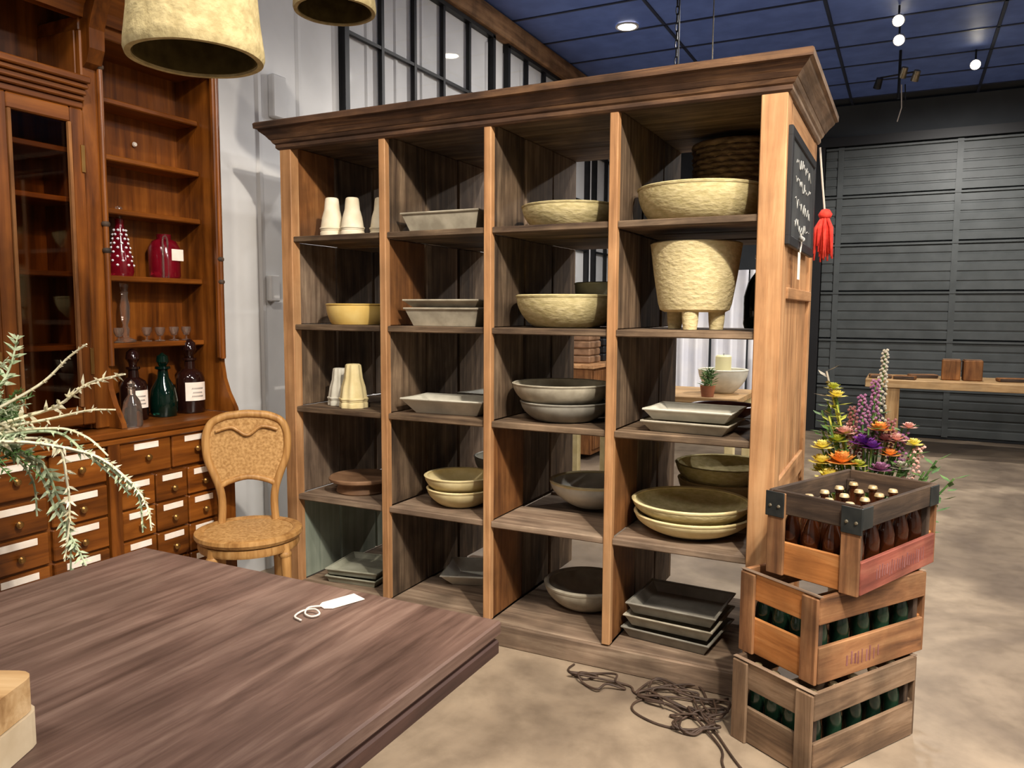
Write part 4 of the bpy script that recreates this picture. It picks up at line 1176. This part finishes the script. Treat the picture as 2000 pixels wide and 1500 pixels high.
def frond(pts, r0, leaf, mat, n_leaf, seed, name='frond'):
    rg = random.Random(seed)
    path = smooth_path([(x - PX, y - PY, z - 0.93) for x, y, z in pts], 8)
    m = len(path)
    mb = MB()
    mb.tube(path, [r0 * (1 - 0.6 * i / m) for i in range(m)], 5)
    for k in range(n_leaf):
        i = int((k + 1) / (n_leaf + 1) * (m - 2)) + 1
        p = path[i]
        t = (path[i + 1] - path[i - 1]).normalized()
        for s in (-1, 1, 0.0):
            side = t.cross(Vector((rg.uniform(-.5, .5), rg.uniform(-.5, .5), 1))).normalized()
            if s == 0.0: side = t.cross(side).normalized(); s = rg.choice((-1, 1))
            l = leaf * (1 - 0.5 * i / m) * rg.uniform(0.7, 1.1)
            d = (side * s + t * 0.55).normalized()
            e = p + d * l
            w = t * l * 0.17
            up_ = side.cross(t) * l * 0.10
            q = p + d * l * 0.4
            a = len(mb.v)
            mb.v += [tuple(p - w * .6), tuple(p + w * .6), tuple(q + w + up_), tuple(q - w + up_), tuple(e), tuple(q - up_)]
            mb.f += [(a, a + 1, a + 2, a + 3), (a + 3, a + 2, a + 4), (a, a + 3, a + 5), (a + 1, a + 5, a + 2), (a + 3, a + 4, a + 5), (a + 2, a + 5, a + 4), (a, a + 5, a + 1)]
    return mb.build(name, mat, pl)
cx, cy, cz_ = PX, PY, 0.97
ax_, ay_, az_ = 0.24, -1.50, 1.04            # where the arching stems come into view
FR = [  # stems as points in room coordinates, tooth length, material, teeth
    ([(cx, cy, cz_), (0.26, -1.60, 1.08), (0.25, -1.44, 1.18), (0.275, -1.40, 1.32)], 0.042, 'plant_leaf', 26),
    ([(cx, cy, cz_), (0.34, -1.56, 1.06), (0.47, -1.43, 1.12), (0.58, -1.40, 1.19), (0.725, -1.39, 1.222)], 0.034, 'plant_cream', 24),
    ([(cx, cy, cz_), (0.34, -1.56, 1.05), (0.47, -1.43, 1.09), (0.58, -1.40, 1.115), (0.665, -1.38, 1.12)], 0.020, 'plant_cream', 16),
    ([(cx, cy, cz_), (0.34, -1.56, 1.04), (0.46, -1.43, 1.06), (0.56, -1.40, 1.04), (0.64, -1.39, 0.99)], 0.016, 'plant_cream', 14),
    ([(cx, cy, cz_), (0.34, -1.56, 1.03), (0.46, -1.43, 1.05), (0.56, -1.40, 0.99), (0.66, -1.38, 0.92), (0.70, -1.37, 0.88)], 0.022, 'plant_leaf', 22),
    ([(cx, cy, cz_), (0.34, -1.56, 1.02), (0.44, -1.42, 1.02), (0.47, -1.40, 0.90), (0.455, -1.39, 0.78), (0.44, -1.40, 0.66)], 0.030, 'plant_cream', 26),
    ([(cx, cy, cz_), (0.30, -1.56, 1.02), (0.36, -1.42, 0.96), (0.40, -1.39, 0.86), (0.44, -1.38, 0.74), (0.43, -1.38, 0.58)], 0.040, 'plant_leaf', 30),
    ([(cx, cy, cz_), (0.28, -1.58, 1.02), (0.32, -1.42, 0.96), (0.40, -1.39, 0.80), (0.47, -1.38, 0.70), (0.53, -1.38, 0.62)], 0.034, 'plant_leaf', 30),
    ([(cx, cy, cz_), (0.26, -1.60, 1.02), (0.22, -1.44, 0.98), (0.30, -1.40, 0.90), (0.32, -1.40, 0.78)], 0.022, 'plant_leaf', 20),
    ([(cx, cy, cz_), (0.24, -1.60, 1.05), (0.18, -1.46, 1.10), (0.17, -1.42, 1.22)], 0.040, 'plant_leaf', 22),
    ([(cx, cy, cz_), (0.30, -1.56, 1.08), (0.42, -1.44, 1.18), (0.50, -1.40, 1.26), (0.57, -1.39, 1.30)], 0.012, 'plant_cream', 18),
    ([(cx, cy, cz_), (0.36, -1.56, 1.03), (0.56, -1.42, 1.00), (0.68, -1.38, 0.93), (0.735, -1.37, 0.88), (0.745, -1.37, 0.78)], 0.022, 'plant_leaf', 30),
    ([(cx, cy, cz_), (0.38, -1.56, 1.03), (0.58, -1.42, 1.00), (0.70, -1.38, 0.93), (0.765, -1.37, 0.86), (0.78, -1.37, 0.79)], 0.020, 'plant_cream', 30),
]
for k, (pts, leaf, mt, n) in enumerate(FR): frond(pts, 0.006, leaf * 1.45, M[mt], int(n * 0.9), k)
rg = random.Random(4)
for k in range(70):
    a, e = rg.uniform(-0.6, 2.2), rg.uniform(-0.5, 1.1)
    l = rg.uniform(0.10, 0.26)
    b_ = (ax_ + rg.uniform(-0.12, 0.06), ay_ + rg.uniform(-0.10, 0.05), az_ + rg.uniform(-0.08, 0.06))
    tip = (b_[0] + l * math.cos(a) * math.cos(e), b_[1] + 0.4 * l * math.sin(a) * math.cos(e), b_[2] + l * math.sin(e))
    midp = ((b_[0] + tip[0]) / 2, (b_[1] + tip[1]) / 2, (b_[2] + tip[2]) / 2 + 0.03)
    frond([(cx, cy, cz_), b_, midp, tip], 0.003, 0.030, M['leaf_green'] if k % 2 else M['plant_leaf'], 14, 100 + k)

# ================================================================== FLOWERS BY THE SHELF END
FX, FY = 2.50, 0.62
fb = tag(MB().lathe([(0, 0), (0.11, 0), (0.115, 0.01), (0.14, 0.46), (0.148, 0.47), (0.142, 0.48), (0.134, 0.46), (0.11, 0.03), (0, 0.02)], 32).build('flower_bucket', M['zinc'], None, (FX, FY, 0), smooth=True), 'zinc bucket of flowers hidden behind the crates', 'bucket')
fl = thing('flower_arrangement', 'mixed bouquet of yellow, orange and purple flowers behind the crates', 'bouquet', (FX, FY, 0.03))
def stem(tip, mat=M['leaf_green'], r=0.004):
    p = Vector(tip) - Vector((FX, FY, 0.03))
    MB().tube(smooth_path([(p.x * 0.12, p.y * 0.12, 0.02), (p.x * 0.4, p.y * 0.4, p.z * 0.6), tuple(p)], 4), r, 5).build('stem', mat, fl)
    return p
def bloom(tip, R0, mat, petals=9, layers=3):
    p = stem(tip)
    mb = MB()
    rr = random.Random(int(tip[0] * 1000 + tip[2] * 77))
    for l in range(layers):
        el = 0.15 + l * 0.45
        for k in range(petals):
            a = 2 * PI * (k + 0.5 * l) / petals + rr.uniform(-.1, .1)
            d = Vector((math.cos(a) * math.cos(el), math.sin(a) * math.cos(el), math.sin(el)))
            w = Vector((-math.sin(a), math.cos(a), 0)) * R0 * 0.26
            c0 = p; m1 = p + d * R0 * 0.55; e = p + d * R0 * (1 - 0.12 * l)
            th = Vector((0, 0, R0 * 0.05))
            i = len(mb.v)
            mb.v += [tuple(c0), tuple(m1 - w), tuple(e), tuple(m1 + w), tuple(m1 - th)]
            mb.f += [(i, i + 1, i + 2, i + 3), (i, i + 4, i + 1), (i + 1, i + 4, i + 2), (i + 2, i + 4, i + 3), (i + 3, i + 4, i)]
    mb.build('blossom', mat, fl)
def spike(tip, length, mat, n=40, R0=0.022):
    p = stem(tip)
    base = Vector((0, 0, 0.3))
    d = (p - Vector((p.x * 0.3, p.y * 0.3, p.z * 0.5))).normalized()
    mb = MB()
    rr = random.Random(int(tip[2] * 1000))
    for k in range(n):
        t = k / n
        c0 = p - d * length * t
        a = k * 2.4
        s = R0 * (0.35 + 0.65 * t)
        o = Vector((math.cos(a), math.sin(a), 0.3)) * s * rr.uniform(0.5, 1.1)
        mb.lathe([(0, -0.006), (0.006, -0.002), (0.0065, 0.003), (0, 0.007)], 5, tuple(c0 + o))
    mb.build('flower_spike', mat, fl)
def leafy(tip, mat, n=14, L=0.05):
    p = stem(tip, mat)
    mb = MB()
    rr = random.Random(int(tip[0] * 977 + tip[2] * 100))
    for k in range(n):
        t = k / n * 0.5
        c0 = p * (1 - t)
        a = k * 2.4
        d = Vector((math.cos(a), math.sin(a), rr.uniform(0, 0.7))).normalized()
        w = d.cross(Vector((0, 0, 1))).normalized() * L * 0.2
        m1, e = c0 + d * L * 0.5, c0 + d * L
        i = len(mb.v)
        th = Vector((0, 0, 0.004))
        mb.v += [tuple(c0), tuple(m1 - w), tuple(e), tuple(m1 + w), tuple(m1 - th)]
        mb.f += [(i, i + 1, i + 2, i + 3), (i, i + 4, i + 1), (i + 1, i + 4, i + 2), (i + 2, i + 4, i + 3), (i + 3, i + 4, i)]
    mb.build('leaves', mat, fl)
for tip, R_, mt in (
        ((2.41, 0.50, 0.805), 0.075, 'fl_orange'), ((2.37, 0.47, 0.745), 0.06, 'fl_yellow'), ((2.335, 0.50, 0.86), 0.05, 'fl_yellow'),
        ((2.335, 0.50, 0.80), 0.055, 'fl_yellow'), ((2.44, 0.47, 0.745), 0.05, 'fl_yellow'), ((2.385, 0.54, 0.885), 0.05, 'leaf_lime'),
        ((2.33, 0.54, 0.76), 0.05, 'leaf_lime'), ((2.54, 0.55, 0.94), 0.052, 'fl_orange'), ((2.485, 0.52, 0.885), 0.06, 'fl_purple'),
        ((2.515, 0.50, 0.875), 0.05, 'fl_purple'), ((2.56, 0.54, 0.90), 0.05, 'plum_ceramic'), ((2.60, 0.54, 0.905), 0.045, 'fl_pink'),
        ((2.41, 0.56, 0.915), 0.05, 'fl_pink'), ((2.375, 0.58, 1.06), 0.045, 'fl_yellow'), ((2.36, 0.60, 1.09), 0.04, 'leaf_lime'),
        ((2.64, 0.56, 0.955), 0.035, 'fl_pink'), ((2.66, 0.56, 0.89), 0.04, 'fl_yellow'), ((2.62, 0.52, 0.80), 0.045, 'fl_grey'),
        ((2.55, 0.50, 0.79), 0.05, 'fl_mauve'), ((2.47, 0.50, 0.80), 0.04, 'leaf_lime'), ((2.58, 0.54, 0.845), 0.045, 'fl_orange')):
    bloom(tip, R_, M[mt], 11)
spike((2.545, 0.62, 1.25), 0.34, M['fl_grey'], 90, 0.026)
spike((2.515, 0.60, 1.13), 0.28, M['fl_mauve'], 80, 0.036)
spike((2.47, 0.58, 1.07), 0.26, M['fl_mauve'], 80, 0.040)
spike((2.435, 0.58, 1.02), 0.24, M['plum_ceramic'], 70, 0.036)
spike((2.43, 0.60, 0.99), 0.18, M['fl_pink'], 50, 0.034)
spike((2.62, 0.56, 0.93), 0.20, M['fl_mauve'], 60, 0.05)
spike((2.68, 0.56, 0.88), 0.16, M['fl_pink'], 50, 0.045)
spike((2.58, 0.56, 0.98), 0.16, M['plum_ceramic'], 50, 0.045)
for tip, mt in (((2.33, 0.62, 1.16), 'fl_grey'), ((2.34, 0.60, 1.04), 'leaf_green'), ((2.36, 0.60, 1.06), 'leaf_lime'), ((2.38, 0.56, 1.03), 'leaf_lime'), ((2.36, 0.52, 0.95), 'leaf_green'), ((2.62, 0.50, 0.82), 'leaf_green'),
                ((2.70, 0.50, 0.80), 'leaf_green'), ((2.80, 0.52, 0.78), 'leaf_green'), ((2.74, 0.54, 0.84), 'leaf_green'), ((2.56, 0.50, 0.79), 'leaf_green'), ((2.46, 0.48, 0.77), 'leaf_lime'), ((2.40, 0.46, 0.75), 'leaf_green'),
                ((2.66, 0.54, 0.86), 'leaf_green'), ((2.50, 0.52, 0.95), 'leaf_green'), ((2.34, 0.50, 0.78), 'leaf_lime'), ((2.33, 0.56, 0.92), 'leaf_green'), ((2.35, 0.58, 0.98), 'leaf_lime'), ((2.43, 0.52, 0.86), 'leaf_green'),
                ((2.56, 0.56, 0.86), 'leaf_green'), ((2.62, 0.58, 0.96), 'leaf_green'), ((2.52, 0.60, 1.0), 'leaf_green'), ((2.32, 0.60, 1.00), 'leaf_green')):
    leafy(tip, M[mt], 22, 0.06)

# ================================================================== WORK TABLE BY THE GARAGE DOOR
wt = thing('work_table', 'rough timber work table in front of the dark garage door', 'table', (3.7, 6.1, 0))
for k in range(3):
    board('table_plank', M['blond_x'], -1.43, 1.6, -0.42 + k * 0.262, -0.165 + k * 0.262, 0.665, 0.745, wt, 0.006)
for sx_ in (-1.18, 1.3):
    for sy_ in (-0.40, 0.26):
        board('leg', M['blond_z'], sx_ - 0.06, sx_ + 0.06, sy_, sy_ + 0.10, 0.0, 0.665, wt, 0.006)
    board('apron', M['blond_x'], sx_ - 0.03, sx_ + 0.03, -0.30, 0.26, 0.55, 0.664, wt, 0.004)
for k, (xx, lab) in enumerate(((3.02, 'left upright wood block of the pair on the work table'), (3.20, 'right upright wood block of the pair on the work table'))):
    t = thing('wood_block', lab, 'wood block', (xx, 5.95, 0.7465), 0.1 * k, 'wood blocks on the work table')
    board('block', M['orangewood_z'], -0.08, 0.08, -0.07, 0.07, 0.0, 0.20, t, 0.01)
    board('end_grain_cap', M['brown_ceramic'], -0.074, 0.074, -0.064, 0.064, 0.2002, 0.204, t, 0.002)
for k, (xx, yy, rz, w, lab) in enumerate(((2.40, 5.86, 0.15, 0.20, 'weathered wood offcut at the table left end'), (2.62, 5.80, -0.15, 0.20, 'flat wood offcut lying left of the blocks'), (2.78, 6.10, 0.3, 0.26, 'flat wood offcut leaning toward the blocks'), (3.55, 6.0, 0.2, 0.28, 'small wood scrap right of the blocks'), (3.85, 5.95, -0.2, 0.26, 'small wood scrap farther right of the blocks'))):
    t = thing('wood_offcut', lab, 'wood', (xx, yy, 0.7465), rz, 'offcuts on the work table')
    board('slab', M['orangewood_z'] if k % 2 else M['crate_x'], -w / 2, w / 2, -0.06, 0.06, 0.0, 0.035, t, 0.008)
    board('bark_edge', M['cratedark_x'], -w / 2 + 0.01, w / 2 - 0.01, -0.066, -0.0605, 0.004, 0.03, t, 0.002)

# ================================================================== BEHIND THE SHELF
bt = thing('console_table', 'light wood table seen through the open right column', 'table', (1.05, 2.75, 0))
for k in range(3):
    board('table_plank', M['blond_x'], -0.60, 0.60, -0.36 + k * 0.24, -0.124 + k * 0.24, 0.79, 0.83, bt, 0.004)
for sx_ in (-0.55, 0.55):
    for sy_ in (-0.32, 0.30):
        board('leg', M['pale_yellow'], sx_ - 0.03, sx_ + 0.03, sy_ - 0.03, sy_ + 0.03, 0.0, 0.79, bt, 0.004)
board('apron', M['orangewood_z'], -0.52, 0.52, -0.335, -0.315, 0.69, 0.79, bt, 0.003)
bowl('footed_bowl', 'cream footed bowl on the table behind the shelf', 'bowl', 1.475, 2.76, 0.8315, 0.17, 0.16, 0.07, M['white_ceramic'], 0.012)
t = thing('pillar_candle', 'thick cream candle behind the potted sprig', 'candle', (1.475, 2.76, 0.846))
MB().lathe([(0, 0), (0.055, 0), (0.055, 0.24), (0.045, 0.25), (0, 0.243)], 20).build('wax_body', M['wax'], t, smooth=True)
MB().tube([(0, 0, 0.24), (0.002, 0, 0.262)], 0.002, 5).build('wick', M['ink'], t)
t = thing('potted_sprig', 'small green sprig standing before the cream bowl', 'plant', (1.44, 2.45, 0.8315))
MB().lathe([(0, 0), (0.04, 0), (0.05, 0.07), (0.052, 0.075), (0, 0.07)], 18).build('pot', M['terracotta'], t, smooth=True)
mb = MB(); rg = random.Random(8)
for k in range(120):
    a, l = rg.uniform(0, 2 * PI), rg.uniform(0.03, 0.07)
    b_ = Vector((rg.uniform(-.03, .03), rg.uniform(-.03, .03), 0.07 + rg.uniform(0, 0.10)))
    d = Vector((math.cos(a), math.sin(a), rg.uniform(0, 1))).normalized() * l
    w = d.cross(Vector((0, 0, 1))).normalized() * 0.005
    i = len(mb.v)
    mb.v += [tuple(b_ - w), tuple(b_ + w), tuple(b_ + d), tuple(b_ + d * .5 + Vector((0, 0, 0.006)))]
    mb.f += [(i, i + 1, i + 3), (i + 1, i + 2, i + 3), (i + 2, i, i + 3), (i, i + 2, i + 1)]
mb.build('foliage', M['leaf_green'], t)
# linens hanging on a rail further back
lr = thing('linen_rail', 'black rail on posts carrying white linens behind the shelf', 'rail', (1.1, 4.3, 0))
MB().tube([(-0.75, 0, 1.75), (0.62, 0, 1.75)], 0.014, 8).build('rail', M['black_metal'], lr)
for sx_ in (-0.75, 0.62):
    MB().tube([(sx_, 0, 0.0), (sx_, 0, 1.78)], 0.016, 8).build('post', M['black_metal'], lr)
    MB().cbox(sx_ - 0.03, sx_ + 0.03, -0.22, 0.22, 0.0, 0.025, 0.004).build('foot', M['black_metal'], lr)
for k in range(4):
    x0, w = 0.40 + k * 0.325, 0.31
    vs, fs = [], []
    N = 28
    for i in range(N + 1):
        u = i / N
        for j, z in enumerate((0.55 + 0.05 * (k % 2), 1.0, 1.4, 1.765)):
            am = 0.03 * (1 - 0.75 * j / 3)
            for th in (0, 0.004):
                vs.append((x0 + u * w, 4.3 - 0.022 + am * math.sin(u * 5 * PI + k + j * 0.3) - th, z))
    for i in range(N):
        for j in range(3):
            a, b = (i * 4 + j) * 2, ((i + 1) * 4 + j) * 2
            fs += [(a, b, b + 2, a + 2), (a + 1, a + 3, b + 3, b + 1)]
    nm = ('first', 'second', 'third', 'fourth')[k]
    tag(MB().add(vs, fs).build('hanging_linen', M['linen'], None, smooth='all'), 'white pleated linen on the black rail, %s from the left' % nm, 'linen', 'hanging linens')
t = thing('pendant_lantern', 'small black lantern on a long cord seen through the right column', 'lantern', (1.22, 2.32, 0.90))
MB().cbox(-0.022, 0.022, -0.022, 0.022, 0.0, 0.06, 0.006).build('lantern_body', M['black_paint'], t)
MB().lathe([(0.02, 0.06), (0.012, 0.08), (0.006, 0.09), (0, 0.09)], 10).build('lantern_cap', M['black_paint'], t)
MB().tube([(0, 0, 0.09), (0, 0, ZC - 0.90)], 0.005, 6).build('cord', M['black_paint'], t)
# dark gridded frame on the console table
t = thing('gridded_frame', 'small dark panel with a white cross bar behind the bowl', 'frame', (1.655, 3.6, 0))
MB().cbox(-0.11, 0.14, 0.0, 0.02, 0.0, 1.25, 0.004).build('panel', M['black_paint'], t)
MB().box(-0.005, 0.005, -0.006, 0.0, 0.7, 1.24).build('cross_bar', M['linen'], t)
MB().box(-0.10, 0.13, -0.006, 0.0, 1.16, 1.17).build('cross_bar', M['linen'], t)
# sideboard along the white wall with goods
sb = thing('sideboard', 'orange wood sideboard against the far white wall', 'sideboard', (X0 + 0.02, 4.75, 0))
MB().cbox(0.0, 0.42, -0.75, 0.85, 0.05, 0.86, 0.006).build('carcass', M['orangewood_z'], sb)
MB().cbox(-0.0, 0.45, -0.78, 0.88, 0.862, 0.90, 0.006).build('sideboard_top', M['post_y'], sb)
for k in range(3):
    board('door', M['orangewood_z'], 0.42, 0.438, -0.73 + k * 0.53, -0.22 + k * 0.53, 0.10, 0.84, sb, 0.005)
    MB().lathe([(0, 0), (0.012, 0.004), (0.015, 0.015), (0, 0.022)], 10).build('knob', M['black_metal'], sb, (0.438, -0.27 + k * 0.53, 0.5), (0, PI / 2, 0), True)
t = thing('turquoise_jar', 'large turquoise glass jar far behind the third column', 'jar', (-0.10, 5.15, 0.9015))
MB().lathe([(0, 0), (0.15, 0), (0.17, 0.03), (0.18, 0.4), (0.17, 0.62), (0.13, 0.72), (0.06, 0.78), (0.06, 0.86), (0.075, 0.87), (0.075, 0.89), (0, 0.89)], 32).build('jar_body', M['blue_glass'], t, smooth=True)
MB().lathe([(0, 0.891), (0.05, 0.891), (0.06, 0.93), (0, 0.95)], 20).build('stopper', M['black_paint'], t, smooth=True)
for k, (yy, mt, w, h, lab) in enumerate(((4.30, 'brown_ceramic', 0.30, 0.28, 'brown folded blanket stack on the far sideboard'), (4.68, 'black_paint', 0.26, 0.30, 'black boxed lantern on the far sideboard'))):
    t = thing('folded_blankets' if k == 0 else 'black_box', lab, 'blankets' if k == 0 else 'box', (-0.19, yy, 0.9015))
    for q in range(4):
        board('fold' if k == 0 else 'box_tier', M[mt], -0.13 + 0.005 * (q % 2), 0.13 - 0.006 * (q % 2), -w / 2 + 0.01 * (q % 2), w / 2, q * h / 4 + 0.001 * q, (q + 1) * h / 4 - 0.002 + 0.001 * q, t, 0.012)
